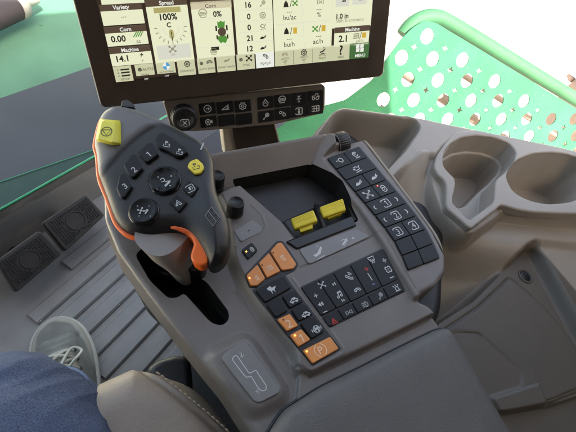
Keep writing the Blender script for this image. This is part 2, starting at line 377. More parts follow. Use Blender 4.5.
mat('led_red', (.8, .05, .03), .3, emit=(1, .06, .03), estr=1.2)
mat('lever_body', (.0115, .011, .011), .4, noise=.12, nscale=60, bump=.2, bscale=1400, mask='gunmetal', col2=(.13, .125, .127))
mat('neck_silver', (.26, .24, .222), .5, noise=.06, nscale=30)
mat('bezel', (.042, .030, .022), .35, noise=.1, nscale=40)  # black frame; veiling glare is put into the lifted brown base
mat('bar_plastic', (.13, .108, .088), .45, noise=.08, nscale=40, bump=.15)
mat('mat_rubber', (.205, .20, .198), .5, noise=.15, nscale=16, bump=.3, bscale=500, fleck=.25)
mat('pedal_rubber', (.022, .020, .019), .6, noise=.25, nscale=60, bump=.3)
mat('armrest_vinyl', (.125, .114, .105), .58, noise=.08, nscale=30, bump=.55, bscale=700)
mat('leather', (.29, .235, .188), .44, noise=.06, nscale=20, bump=.4, bscale=520)
mat('stitch', (.42, .33, .25), .7)
mat('black_trim', (.018, .017, .018), .45, bump=.2)
mat('denim', (.085, .106, .172), .95, noise=.45, nscale=900, bump=1.0, bscale=1700, spec=.05, fleck=.18)
mat('denim_hem', (.18, .23, .36), .95, noise=.3, nscale=420, bump=.9, bscale=700, spec=.1)
mat('suede', (.18, .18, .162), .9, noise=.14, nscale=60, bump=.6, bscale=500, spec=.1, mask='rand', col2=(.32, .31, .265))
mat('shoe_sole', (.42, .41, .36), .7, noise=.1, nscale=50)
mat('lace', (.46, .445, .38), .85)
mat('lace_hole', (.03, .03, .03), .8)
mat('guard_green', (.022, .098, .052), .75, noise=.18, nscale=9, spec=.08, fleck=.35)
mat('rail_green', (.028, .088, .045), .6, noise=.14, nscale=9, spec=.15, fleck=.25)
mat('deck_green', (.066, .14, .100), .7, noise=.14, nscale=4, spec=.15, fleck=.2)
mat('slate', (.046, .050, .060), .85, noise=.12, nscale=3, spec=.15)
mat('glass_edge', (.06, .42, .22), .25)
mat('glass_band', (.018, .045, .026), .4, noise=.2, nscale=30, fleck=.2)
mat('glass_edge_upper', (.05, .28, .16), .3)
mat('steel', (.42, .38, .36), .4, metal=.5, noise=.1)
mat('cylinder_paint', (.045, .036, .042), .6, spec=.2)
mat('tyre_rubber', (.16, .12, .10), .8, noise=.2, nscale=8)
mat('ground', (.62, .57, .48), .95, noise=.12, nscale=1.5)
mat('shade_liner', (.07, .066, .06), .9)  # dark finish of the added shading roof and walls
mat('sock', (.5, .5, .5), .9)
# screen paints
SCR = {'scr_cream': (238, 240, 205), 'scr_gap': (52, 40, 30), 'scr_head': (88, 72, 58), 'scr_text': (40, 36, 30), 'scr_grey': (222, 222, 206), 'scr_olive': (180, 172, 110), 'scr_tab': (208, 208, 172),
       'scr_white': (240, 242, 232), 'scr_green': (85, 150, 60), 'scr_menu': (72, 112, 62), 'scr_blue': (80, 160, 215), 'scr_yellow': (214, 176, 60), 'scr_mid': (150, 146, 118), 'scr_lime': (90, 220, 60), 'scr_tan': (214, 205, 172)}
SCREEN_GAIN = .15
for k, c in SCR.items(): mat(k, (.01, .01, .01), .3, emit=s2l(*c), estr=SCREEN_GAIN)
def U(pts, h, r=.003): return fillet(FH.uvs(pts, h), r)
def UZ(pts, r=.003): return fillet([FH.uv(x, y, z) for x, y, z in pts], r)
D1 = (1, -.42)
# ================================================================== ARMREST CONSOLE
ZD, ZK, ZB = .385, .396, .402
con = thing('armrest_console', 'taupe plastic armrest console covered in black and orange keys, beside the seat', 'console', at(300, 280, .05))
left = [(104, 197), (105, 219), (118, 251), (139, 281), (163, 313), (182, 338), (201, 362), (224, 391), (246, 424), (262, 448)]
dom = UZ([(150, 160, .39), (120, 172, .387), (108, 184, .385)] + [(x, y, ZD) for x, y in left] + [(280, 470, ZD), (300, 440, .388), (330, 420, .388), (400, 380, .388), (440, 345, .388),
      (443, 330, .390), (441, 323, .392), (434, 312, .394), (429, 306, .395), (419, 300, .397), (421, 294, .400), (436, 286, ZB), (446, 272, ZB), (446, 256, ZB), (433, 230, ZB), (411, 200, ZB), (366, 142, ZB), (362, 139.5, ZB), (352, 142, ZB),
      (345, 145, .410), (329, 133, .415), (210, 153, .415), (180, 158, .40)], .004)
slot = U([(135, 255), (142, 248), (155, 245), (172, 262), (207, 282), (229, 312), (229, 320), (222, 326), (211, 323), (184, 293), (177, 298), (168, 298), (150, 281)], ZD, .005)
bin_ = U([(231, 182), (309.7, 166.5), (339, 187), (357, 224), (296, 247), (281, 226)], .39, .004)
mb = MB()
plat = U([(205, 170), (222, 200), (229, 228), (232, 257), (245, 286), (266, 317), (279, 329), (295, 352), (297, 367), (311, 376), (360, 353), (450, 310), (470, 250), (360, 120), (205, 140)], ZK, .012)
ops = [('c', plat, ZK, .010),
       ('c', U([(209, 356), (213, 349), (243, 334), (252, 337), (287, 388), (285, 399), (258, 414), (247, 410), (224, 388)], ZD+.006, .008), ZD+.006, .012),
       ('c', U([(203, 148), (330, 128), (314, 166), (231, 184), (214, 192)], .40, .004), plane3((211, 154, .415), (327, 135, .415), (270, 175, .392)), .004),
       ('c', U([(329, 131), (342, 189), (309.7, 166.5)], .40, .001), plane3((327, 135, .415), (341, 188, .401), (309.7, 166.5, .394)), .002),
       ('c', U([(329, 130), (350, 140), (372, 215), (345, 192)], .405, .002), plane3((329, 134, .412), (341, 188, .402), (365, 214, .399)), .004),
       ('c', UZ([(322, 158.5, ZB), (330, 153, ZB), (345, 146.5, ZB), (362, 130, ZB), (380, 135, ZB), (420, 200, ZB), (445, 230, ZB), (460, 256, ZB), (456, 278, ZB), (440, 292, ZB), (421, 296, ZB), (416, 298, ZB), (383, 243, ZB), (360, 209, ZB)], .004), ZB, .004),
       ('c', UZ([(311, 376, .389), (360, 353, .389), (436, 314.5, .389), (470, 320, .389), (460, 380, .389), (300, 470, .389), (250, 470, .389), (297, 400, .389), (300, 372, .389)], .002), .3885, .003),
       ('groove', FH.uvs([(297, 366), (311, 376), (360, 353), (437, 314)], .392), .0022, .0009),
       ('groove', FH.uvs([(228, 222), (231, 244), (237, 246), (262, 232), (266, 226), (262, 215), (252, 205)], ZK), -.0007, .0012),
       ('groove', fillet(FH.uvs([(238, 286), (258, 318), (297, 366), (311, 371), (345, 352), (336, 338), (292, 278)], ZK), .004, closed=False), -.0008, .0011),
       ('groove', fillet(FH.uvs([(299, 268), (380, 233), (413, 292)], ZK), .003, closed=False), .001, .0008),
       ('groove', FH.uvs([(228, 300), (300, 262), (310, 268)], ZK), 0, .001)]
attr, P_, h_ = hfield(mb, FH, dom, .0009, ops, ZD, 'console_plastic', edge=(.005, .004), skirt=.03, holes=[slot, bin_], hole_skirt=(.06, 'recess_black'))
mb.build('console_body', con)
mb = MB(); prism(mb, FH, fillet(FH.uvs([(175, 180), (340, 150), (430, 240), (425, 330), (340, 440), (290, 440), (240, 370), (200, 300)], .33), .02), -.01, .372, 'black_trim', .01); mb.build('pedestal', con)
# liners of the two openings
mb = MB(); p = inset(bin_, -.003); prism(mb, FH, p, .325, .334, 'recess_black', .001); mb.build('bin_liner', con)
mb = MB(); p = inset(slot, -.004); prism(mb, FH, p, .318, .327, 'recess_black', .001)
pts = spline([at(132, 262, .345), at(160, 272, .35), at(195, 285, .352), at(228, 305, .345)], 6); tube(mb, pts, .004, 'black_plastic', 8); mb.build('gate_liner', con)
# pale tube painting in the highlight along the right bezel edge
mb = MB(); pts = spline([at(x, y, ZB-.0008) for x, y in ((363, 141), (368, 145), (388, 171), (411, 201.5), (424, 219), (433, 231.5), (439.5, 243), (443, 251))], 6); tube(mb, pts, np.interp(np.linspace(0, 1, len(pts)), [0, .06, .8, 1], [.0006, .0016, .0015, .0002]), 'beige_plastic', 8); mb.build('edge_highlight', con)
def key(name, pts, z, hh, m, parent, icons=(), r=.0012, gap=.0004, led=None, b=.0006):
    """one key cap; icons: (kind, px, size, name/str, material, dir)"""
    mb = MB(); pxprism(mb, FH, pts, z-.004, z+hh, m, r, b, None, gap); h = z+hh+.0002
    for k in icons:
        if k[0] == 'i': icon(mb, FH, h, k[1], k[2], k[3], k[4], k[5] if len(k) > 5 else D1, k[6] if len(k) > 6 else .8)
        else: text(mb, FH, h, k[1], k[3], k[2], k[4], k[5] if len(k) > 5 else D1, bold=False)
    o = mb.build(name, parent)
    if led:
        lb = MB(); c = np.array(FH.uv(*led[0], h)); q = c+.00075*np.array(circ(0, 0, 1, 10)[:-1]); prism(lb, FH, q, h-.001, h+.0003, led[1], .0002); lb.build('indicator_light', o)
    return o
# --- orange keys
zk = ZK; OK, PO, W, G = 'orange_key', 'print_pale_orange', 'print_white', 'print_grey'
base = MB(); pxprism(base, FH, [(244.5, 275), (277, 240.5), (283, 240.5), (299, 264), (295, 270.5), (258, 288), (249.5, 287.5)], zk-.004, zk+.0006, 'black_plastic', .003); 
pxprism(base, FH, [(252, 290), (284.5, 273.5), (294, 287), (330, 334), (341.5, 349), (312.5, 366), (300, 351), (263, 305)], zk-.004, zk+.0005, 'black_plastic', .002); base.build('key_base', con)
z1 = zk+.0004; hh = .0026
tag(key('preset_key', [(246, 275), (257.5, 263.5), (266, 278.5), (257, 285.8), (250.7, 285.6)], z1, hh, OK, con, [('i', (257, 277.5), 3, 'refresh', PO)], r=.002, led=((249.5, 278), 'led_orange')), 'orange key with a lit lamp')
key('preset_key', [(258.5, 262.5), (269, 252), (281, 271), (267, 278)], z1, hh, OK, con, [('i', (269.5, 268), 3.2, 'grid', PO)], led=((262.2, 265), 'print_dark'))
key('preset_key', [(270, 251), (277.4, 242.5), (282, 242), (297, 264), (294, 268.6), (282, 270.5)], z1, hh, OK, con, [('i', (283, 257.5), 3.6, 'refresh', PO)], r=.0022, led=((273.3, 252.5), 'print_dark'))
tag(key('gear_range_key', [(277, 319), (290, 313), (299, 325.6), (287.5, 331.3)], z1, hh, OK, con, [('t', (289, 323.5), 8, '2', PO)], led=((283.3, 319.7), 'print_dark')), 'orange key marked 2')
tag(key('gear_range_key', [(289.8, 334.4), (301.3, 328.3), (311.3, 339.4), (299, 346.9)], z1, hh, OK, con, [('t', (301.5, 338.5), 8, '1', PO)], led=((295, 335.4), 'led_orange')), 'orange key marked 1 with a lit lamp')
tag(key('parking_brake_key', [(302.5, 349.9), (330.3, 336), (339.5, 348.7), (313, 363.8)], z1, hh, OK, con, [('t', (320.5, 350), 7, 'P', PO), ('i', (320.5, 350), 6.5, 'wheel_p', PO)], led=((306.8, 351.3), 'led_orange')), 'wide orange key marked P')
# --- dark keys of the left column
key('mode_key', [(255, 289.7), (284, 275.8), (292, 287.4), (265.5, 302.4)], z1, hh, 'black_key', con, [('i', (272.5, 289.5), 5.2, 'cloth', W)])
key('mode_key', [(266, 303.6), (280.5, 296.6), (288.6, 310.5), (276, 317.5)], z1, hh, 'black_key', con)
key('mode_key', [(281.7, 295.5), (295.6, 289.7), (303.7, 301.3), (289.8, 308.2)], z1, hh, 'black_key', con, [('i', (294, 300.5), 4.6, 'car', W)])
key('mode_key', [(291, 309.4), (304.4, 302.9), (313.6, 314), (299, 321.4)], z1, hh, 'black_key', con, [('i', (306, 314.5), 4.6, 'car', W)])
key('mode_key', [(300, 322.8), (314.5, 315.8), (325, 331.5), (311.5, 339)], z1, hh, 'black_key', con, [('i', (316.6, 329), 4.8, 'globe', W)])
key('lamp_key', [(241, 249.5), (252, 241.5), (258.5, 250), (248, 259.5)], zk, .0022, 'black_key', con, [('i', (252, 249.2), 3, 'lock', W)], r=.002, led=((246.3, 251.5), 'led_orange'))
# --- radio and climate panel
Q = [np.array(q, float) for q in ((301, 287.5), (384, 248.5), (404.4, 290.8), (329, 327))]
def bq(a, b): return tuple((1-b)*((1-a)*Q[0]+a*Q[1])+b*((1-a)*Q[3]+a*Q[2]))
mb = MB(); pxprism(mb, FH, [bq(-.012, -.02), bq(1.012, -.02), bq(1.012, 1.02), bq(-.012, 1.02)], zk-.004, zk+.0006, 'black_plastic', .0015); mb.build('climate_panel', con)
cols = [0, .2, .385, .59, .79, 1]; tall = [
 [('i', (322, 284.8), 3.4, 'cross_arms', W, D1, .6), ('i', (315.8, 295.6), 2.2, 'plus', W), ('i', (320.8, 304.2), 3, 'speaker', W), ('i', (325.4, 311.7), 2.3, 'minus', W)],
 [('i', (334, 284), 2.2, 'skip', W), ('i', (339.2, 294.4), 3.6, 'note', W), ('i', (343.2, 300.2), 2, 'back', W)],
 [('i', (349.2, 276.5), 4.2, 'phone', W), ('i', (357.5, 289.8), 3.6, 'hang', W)],
 [('i', (372, 259.8), 3.8, 'defrost', W), ('i', (366.5, 269), 2.3, 'plus', 'print_red'), ('i', (370, 276.7), 4, 'bar', W), ('i', (373.6, 284), 1.8, 'minus', 'print_blue')],
 [('i', (384.4, 260.4), 2.2, 'plus', W), ('i', (388.3, 269.3), 3.4, 'fan', W), ('i', (391.9, 277.3), 2.2, 'minus', W)]]
low = [((334, 321), 'hazard', 'print_red'), ((349, 312.2), 'work', G), ((364.8, 304.6), 'beam', G), ((380.4, 296), 'lamp', G), ((396.6, 287.8), 'siren', W)]
for i in range(5):
    a, b = cols[i], cols[i+1]
    key('rocker_key', [bq(a, 0), bq(b, 0), bq(b, .72), bq(a, .72)], z1, .0018, 'black_key', con, tall[i])
    key('light_key', [bq(a, .74), bq(b, .74), bq(b, 1), bq(a, 1)], z1, .0016, 'black_key', con, [('i', low[i][0], 3.4, low[i][1], low[i][2])])
# --- right key column
bb = [(343, 152), (352, 163), (361.5, 174), (371, 185.5), (381, 197), (391, 209), (401, 221.5), (410.5, 235), (418, 249.5), (424, 264)]
hw = (15.6, -6.0); zr = ZB+.0003
def rk(i, a0, a1):
    A, B = bb[i], bb[i+1]; f = lambda p, a: (p[0]+a*hw[0], p[1]+a*hw[1])
    return [f(A, a0), f(A, a1), f(B, a1), f(B, a0)]
mb = MB(); pts = [(x-16.4, y+6.5) for x, y in bb] + [(x+16.4, y-6) for x, y in bb[::-1]]; pxprism(mb, FH, pts, ZB-.004, ZB+.0006, 'black_plastic', .0025); mb.build('key_base', con)
rows = [[('left_bulb', -.5), ('refresh', .5)], [('engine', 0)], [('wave', -.5), ('wave', .5)], [('cross_arms', -.5), ('lock', .5)], '1', '2', ['3', '4'], [None, None], [None, None]]
for i, rw in enumerate(rows):
    c = ((bb[i][0]+bb[i+1][0])/2, (bb[i][1]+bb[i+1][1])/2)
    if isinstance(rw, str):
        key('function_key', rk(i, -1, 1), zr, .0022, 'grey_key', con, [('t', c, 4.6, rw, W), ('i', c, 3.9, 'frame', W, D1, .7), ('i', (c[0]-10, c[1]+4.2), 2.6, 'bracket_l', W), ('i', (c[0]+9.5, c[1]-3.6), 2.6, 'bracket_r', W)])
        continue
    n = len(rw)
    for j, it in enumerate(rw):
        a0, a1 = (-1, 1) if n == 1 else ((-1, 0), (0, 1))[j]; am = (a0+a1)/2; q = (c[0]+am*hw[0], c[1]+am*hw[1]); ic = []
        if isinstance(it, str): ic = [('t', q, 4.6, it, W), ('i', q, 3.9, 'frame', W, D1, .7)]
        elif it: ic = [('i', q, 4.0, it[0], W, D1, .75)]
        key('function_key', rk(i, a0, a1), zr, .0022, 'grey_key' if i < 7 else 'black_key', con, ic, led=((q[0]-6.3, q[1]-2.5), 'led_red') if i == 3 and j == 1 else None)
# --- printed plates
mb = MB(); pxprism(mb, FH, [(298.5, 249), (355, 228.5), (371, 236), (309, 264.5)], ZK-.003, ZK+.0012, 'label_plastic', .004, .0008)
icon(mb, FH, ZK+.0014, (318, 252), 6.5, 'auger', W, D1, .6); icon(mb, FH, ZK+.0014, (344, 241), 4.5, 'header', W, D1, .6); icon(mb, FH, ZK+.0014, (353, 238), 1.6, 'plus', W, D1, .6); tag(mb.build('label_plate', con), 'pale grey strip with two white symbols')
mb = MB(); z = ZD+.006; pxprism(mb, FH, [(221, 358), (225, 353), (241.7, 341.7), (246, 341.7), (280.5, 389), (279, 393), (259.7, 402.8), (254, 401)], z-.002, z+.0016, 'label_plastic', .004, .0008); h = z+.0018
g = fillet(FH.uvs([(233, 357), (236.5, 355), (249.3, 373.5), (256, 370), (258, 373.5), (266.5, 386), (266, 390), (262, 391), (258.5, 388.5), (251, 376), (246.5, 377.5), (243.5, 374.5), (232.5, 360)], h), .0012)
stroke(mb, FH, h, g, .00075, W, True); icon(mb, FH, h, (241, 355), 2.6, 'auger', W, (.5, -.9), .5); icon(mb, FH, h, (258, 391), 2.6, 'sail', W, (1, .5), .5); tag(mb.build('label_plate', con), 'grey plate with white outlined shift gate')
mb = MB(); pxprism(mb, FH, [(234, 230.5), (252.5, 219.5), (262.5, 227), (262, 231.5), (241, 242)], ZK-.002, ZK+.0012, 'label_plastic', .003, .0006); h = ZK+.0014
for q, nme in (((243, 233), 'bracket_l'), ((249, 230.5), 'fan'), ((255, 226), 'phone')): icon(mb, FH, h, q, 2.1, nme, G, D1, .5)
tag(mb.build('label_plate', con), 'small dark plate with three symbols')
# --- knobs and thumb wheel
def knob(px, py, z0, r, hgt):
    mb = MB(); u, v = FH.uv(px, py, z0+hgt)
    lathe(mb, FH, u, v, [(r*1.12, z0-.003), (r*1.12, z0+.001), (r*1.02, z0+.0014), (r*1.02, z0+.002), (r, z0+hgt-.002), (r*.93, z0+hgt-.0006), (r*.86, z0+hgt), (r*.78, z0+hgt), (r*.72, z0+hgt-.0012), (.0005, z0+hgt-.0012)], 'black_plastic', 96, 32, r*.06, (3, 4))
    mb.build('knob', con)
knob(236.5, 202, ZK, .0083, .0165); knob(217.5, 175, ZK, .0078, .0165)
mb = MB(); c = at(339, 143, ZB-.001); FW = Frame(c, nrm(np.array((0, 1, 0))), np.array((0, 0, 1.)))
lathe(mb, FW, 0, 0, [(.0122, -.0085), (.0132, -.0078), (.0132, .0078), (.0122, .0085)], 'black_plastic', 120, 30, .0009, (1, 2))
for s_ in (-1, 1): tube(mb, [FW.w(.0129*math.cos(a), .0129*math.sin(a), s_*.0079) for a in np.arange(40)*2*math.pi/40], .0004, 'neck_silver', 6, closed=True)
mb.build('thumb_wheel', con)
# --- the two yellow paddles in their black housing
mb = MB(); pxprism(mb, FH, [(283, 221), (312, 208), (341, 195), (353, 222.5), (297, 244)], .326, .374, 'black_plastic', .003, .002)
pxprism(mb, FH, [(286, 241), (352, 215.5), (357, 225), (297, 248.5)], .385, .3985, 'black_plastic', .002, .0015)
for a, b in (((283, 224), (297, 245)), ((316, 206), (325, 231)), ((344, 196), (355, 222))):
    tube(mb, [at(*a, .376), at((a[0]+b[0])/2, (a[1]+b[1])/2, .388), at(*b, .392)], .003, 'black_plastic', 8)
mb.build('paddle_housing', con)
def paddle(face, tab):
    cx = sum(p[0] for p in face)/len(face); cy = sum(p[1] for p in face)/len(face)
    F = camframe(cx, cy, np.linalg.norm(at(cx, cy, .397)-CAM)/np.linalg.norm(ray(cx, cy)), (.94, -.36, .12), (.25, .80, -.30))
    mb = MB(); p = ccw(F.uvs(face)); prism(mb, F, fillet(p, .002), -.008, 0, 'yellow', .002)
    lo, hi = p.min(0), p.max(0)
    for k in (.52, .64, .76, .88):
        a = np.array((lo[0]+.0022, lo[1]+k*(hi[1]-lo[1]))); b = np.array((hi[0]-.0022, a[1])); tube(mb, [F.w(*a, -.0002), F.w(*b, -.0002)], .0005, 'yellow', 6)
    o = mb.build('hydraulic_paddle', con)
    mb = MB(); prism(mb, F, fillet(ccw(F.uvs(tab, -.004)), .001), -.012, -.003, 'yellow', .001); mb.build('paddle_tab', o)
paddle([(290.5, 218.5), (313.5, 209.5), (318, 221), (294.5, 229.5)], [(298, 226), (312, 221.5), (313, 228.5), (300.5, 232.8)])
paddle([(319.5, 206.8), (343, 198), (346.3, 210), (323.5, 218)], [(326, 215), (341.5, 209.5), (342, 213.5), (327.8, 219.5)])
# ================================================================== ARMREST PAD
arm = thing('armrest_pad', 'dark grey padded vinyl armrest at the near end of the console', 'armrest', at(400, 400, .34))
mb = MB(); ZA = .402
dom = U([(250, 470), (264, 440), (276, 420), (283, 410), (294, 403), (319, 387), (360, 367), (400, 346.5), (436, 329), (444, 328), (450, 332), (459, 346), (477, 379), (508, 432), (545, 500), (420, 580), (300, 560)], ZA-.012, .010)
hfield(mb, FH, dom, .0014, [('radd', dom, .006, .030)], ZA-.006, 'armrest_vinyl', edge=(.010, .010), skirt=.06); mb.build('pad', arm)
mb = MB(); tube(mb, [FH.w(*p, ZA-.0145) for p in inset(dom, -.0006)], .0014, 'black_trim', 6, closed=True); prism(mb, FH, inset(dom, .006), .33, .388, 'black_trim', .002); mb.build('pad_base', arm)
# ================================================================== CONTROL LEVER
lev = thing('control_lever', 'black multifunction control lever with yellow keys and orange edging standing in the console gate', 'joystick', at(188, 280, .385))
FJ = camframe(158, 185, .372, nrm((.93, .0, .1)), nrm((0, .94, -.36)))
head = [(94, 150), (91.5, 140), (94, 126), (98, 113), (103, 107), (112, 103), (122, 103), (136, 106), (151, 112), (168, 120), (186, 129), (201, 138), (209, 147), (213, 158), (213.5, 172), (216, 190), (222, 203), (228, 217), (230.5, 232), (229, 249), (224, 260), (215, 266), (208, 265),
        (204, 255), (198, 244), (190, 234), (180, 228), (166, 228.5), (152, 232.5), (138, 234), (126, 231), (117, 224), (111, 215), (104, 194), (96, 173)]
hd = fillet(FJ.uvs(head), .006)
blk = fillet(FJ.uvs([(100, 190), (104, 168), (118, 152), (133, 138), (147, 128), (160, 121.5), (178, 126), (196, 137), (204, 146), (206, 160), (205, 176), (209, 192), (216, 210), (222, 226), (230, 300), (150, 300), (90, 240)]), .005)
mb = MB()
gm = inset(hd, -.02)
grey = [(80, 90), (240, 90), (240, 150), (204, 146), (196, 137), (178, 126), (160, 121.5), (147, 128), (133, 138), (118, 152), (101, 172), (80, 172)]
gpoly = fillet(FJ.uvs(grey), .003)
attr, P_, h_ = hfield(mb, FJ, hd, .0009, [('add', gpoly, .0022, .010), ('add', fillet(FJ.uvs([(206, 182), (214, 192), (224, 225), (226, 248), (220, 258), (212, 258), (206, 240), (200, 212)]), .006), .005, .030)], 0, 'lever_body', edge=(.014, .011), skirt=.016, masks={'gunmetal': [(gpoly, .005)]})
mb.build('lever_head', lev, attr)
# orange edging along the left and lower rim
mb = MB(); tr = [(113, 104), (104, 107.5), (98.5, 114), (94.5, 126), (92, 140), (94.5, 151), (96.5, 173), (104.5, 194), (111.5, 215), (117.5, 224), (126, 231), (138, 234), (150, 233)]
pts = spline([FJ.w(*FJ.uv(x-.6, y), -.012) for x, y in tr], 6); k = len(pts); rs = np.interp(np.linspace(0, 1, k), [0, .1, .9, 1], [.0008, .0026, .0026, .0008]); tube(mb, pts, rs, 'orange_trim', 10); mb.build('edging', lev)
mb = MB(); g = fillet(FJ.uvs([(168, 227.5), (174.4, 226), (181, 226.3), (188, 229), (194.4, 233), (201, 239.5), (206.7, 247.5), (209.6, 255.5), (207.8, 264.4), (201, 267), (193.3, 263.5), (190.2, 256.7), (192.6, 249), (194, 243.5), (191, 237.5), (184.5, 232), (176, 229.5)], -.006), .006); prism(mb, FJ, g, -.022, -.004, 'orange_trim', .0022); tag(mb.build('trigger', lev), 'orange drop shaped trigger')
# neck down into the gate
mb = MB(); A = np.array((at(168, 226, .43), at(174, 246, .412), at(181, 262, .396), at(185, 276, .372))); L = []
for (c, ra, rb) in zip(A, (.031, .023, .0145, .009), (.020, .017, .013, .009)):
    L.append(np.array([c+np.sign(math.cos(t))*abs(math.cos(t))**.7*ra*np.array((.85, .5, 0))+np.sign(math.sin(t))*abs(math.sin(t))**.7*rb*np.array((-.5, .85, .1)) for t in np.arange(32)*2*math.pi/32]))
loops(mb, L, 'neck_silver'); mb.build('neck', lev)
mb = MB(); tube(mb, [at(196, 262, .40), at(198, 275, .38), at(197, 285, .345)], (.010, .008, .008), 'black_plastic', 14); mb.build('lever_stem', lev)
mb = MB(); mbt = [(121, 108), (122.5, 101.5), (128, 100.5), (134, 105), (135, 109)]; prism(mb, FJ, fillet(ccw(FJ.uvs(mbt, -.006)), .001), -.012, -.004, 'black_plastic', .001); mb.build('switch', lev)
def jkey(name, pts, h, m, icons=(), b=.0009, r=.0015, label=None, base=True):
    mb = MB(); p = fillet(ccw(FJ.uvs(pts, h)), r)
    if base: prism(mb, FJ, inset(p, -.0009), -.001, .0004, 'gloss_black', .0003)
    prism(mb, FJ, p, -.001, h, m, b)
    for k in icons:
        if k[0] == 'i': icon(mb, FJ, h+.0001, k[1], k[2], k[3], k[4], k[5], k[6] if len(k) > 6 else .8)
        else: text(mb, FJ, h+.0001, k[1], k[3], k[2], k[4], k[5])
    o = mb.build(name, lev)
    if label: o['label'] = label
D2 = (1, -.72); W = 'print_white'
# the tall yellow stop key: sloped top
mb = MB(); lo = ccw(FJ.uvs([(100.5, 120.5), (121, 122), (121.5, 145.5), (113, 146), (96.5, 141)], .001)); hi = ccw(FJ.uvs([(102, 121), (115.5, 122.3), (113.5, 143.5), (97.5, 139.8)], .008))
def res(p, n=40):
    q = np.vstack([p, p[:1]]); s_ = np.r_[0, np.cumsum(np.linalg.norm(np.diff(q, axis=0), axis=1))]; t = np.linspace(0, s_[-1], n, endpoint=False); return np.stack([np.interp(t, s_, q[:, 0]), np.interp(t, s_, q[:, 1])], 1)
def align(p, c): 
    a = np.arctan2(*(p-c).T[::-1]); return np.roll(p, -int(np.argmin(a)), 0)
c0 = hi.mean(0); Lo = align(res(fillet(lo, .0015), 48), c0); Hi = align(res(fillet(hi, .0015), 48), c0)
loops(mb, [FJ.warr(Lo, np.full(48, -.001)), FJ.warr(Lo, np.full(48, .0035)), FJ.warr(Lo*.2+Hi*.8, np.full(48, .0076)), FJ.warr(Hi, np.full(48, .0086)), FJ.warr(inset(Hi, .0006), np.full(48, .009))], 'yellow_key', cap0=False)
icon(mb, FJ, .0092, (106.5, 131.5), 6, 'tri_down', 'print_dark', (1, -.05), .8); tag(mb.build('stop_key', lev), 'large yellow key with a circled triangle')
jkey('number_key', [(137.5, 152), (148, 142.5), (151.5, 142.5), (158.5, 154), (148, 162), (145, 161.5)], .0035, 'black_key', [('t', (148.5, 154.5), 6.5, '1', W, D2)])
jkey('number_key', [(123.5, 165), (132, 154), (135, 154), (143, 168), (133.5, 177.5), (130, 176)], .0035, 'black_key', [('t', (134, 169.5), 6.5, '2', W, D2)])
jkey('number_key', [(116.5, 188), (119.5, 175), (124.5, 172.5), (132, 186), (124.5, 197.5), (120, 196)], .0035, 'black_key', [('t', (124.8, 186), 6.5, '3', W, D2)])
jkey('rocker_key', [(155, 138), (158, 133.5), (163, 132), (173, 138), (187, 149), (188, 152), (180.5, 157), (176, 156), (167, 150.5), (158, 147.5)], .004, 'black_key', [('i', (167, 144), 4.2, 'unload', W, (1, .2), .7), ('i', (180, 151.5), 4, 'unload', W, (1, .2), .7)], r=.003, b=.0014)
jkey('auto_key', [(187, 166.5), (190, 161), (197, 158.3), (203, 164), (204, 168), (200.5, 173), (195, 174.2)], .0028, 'yellow', [('i', (195.8, 166), 4.6, 'unload', 'print_dark', (1, -.25), .7)], r=.002, label='small yellow key')
jkey('function_key', [(182, 188.5), (188.5, 179.5), (199, 187), (191.5, 197)], .0025, 'black_key', [('i', (190.3, 188.3), 4.2, 'ie_box', W, (1, -.5), .7)])
jkey('function_key', [(168.5, 202.5), (177, 194), (187.5, 202), (179, 212)], .0025, 'black_key', [('i', (178, 203), 4.2, 'sail', W, (1, -.4), .8)])
def jround(name, c, r, icons, n8=False):
    mb = MB(); u, v = FJ.uv(*c, .002); s_ = local(FJ, .002, c, (1, 0))[3]; R = r*s_
    lathe(mb, FJ, u, v, [(R*1.08, -.001), (R*1.08, .0006), (R*1.0, .001)], 'gloss_black', 48)
    lathe(mb, FJ, u, v, [(R, 0), (R, .003), (R*.95, .0042), (R*.86, .0046), (R*.8, .0042), (R*.4, .0036), (.0002, .0034)], 'black_key', 48, 8 if n8 else 0, R*.06, (0, 3))
    for k in icons: icon(mb, FJ, .0044, k[0], k[1], k[2], W, k[3], .8)
    mb.build(name, lev)
jround('direction_pad', (164.5, 180), 15.5, [((167, 182.5), 4.4, 'header', (1, -.35)), ((162.5, 180), 2, 'frame', (1, -.5)), ((158, 177), 1.4, 'tri', (1, .8)), ((171, 176), 1.4, 'tri', (-.3, -1)), ((157.5, 189), 1.4, 'tri', (-1, .6)), ((170, 185.5), 1.4, 'tri', (1, -1))], True)
jround('direction_pad', (143.5, 211), 14.5, [((141, 210.5), 3.2, 'cross_arms', (1, -.5)), ((146, 211), 3, 'header', (1, -.5)), ((137.5, 206), 1.1, 'tri', (1, .8)), ((149, 206), 1.1, 'tri', (1, -.8)), ((139, 216), 1.1, 'tri', (-1, 1)), ((150.5, 216), 1.1, 'tri', (1, 1))])
mb = MB(); hl = .0052; pp = fillet(FJ.uvs([(204.5, 215.5), (211.5, 206), (220, 217.5), (213, 227)], hl), .001); prism(mb, FJ, pp, .003, hl-.0002, 'black_plastic', .0003); stroke(mb, FJ, hl, inset(pp, .0004), .0003, 'print_grey', True)
line(mb, FJ, hl, (208, 210.5), (216.5, 222), .5, 'print_grey')
for q in ((209.5, 215.5), (211.5, 219.5), (213.5, 213), (216, 217.5), (213, 222.5)): icon(mb, FJ, hl, q, 1.9, 'dots9', 'print_grey', D2, .4)
tag(mb.build('sticker', lev), 'small black dotted diagram sticker')
mb = MB(); tube(mb, [FJ.w(*FJ.uv(x, y), -.001) for x, y in ((200.6, 149.5), (202, 146), (203.5, 142.5))], .0007, 'print_white', 6); mb.build('slit_highlight', lev)  # white bar painting in the silvery highlight of a slit
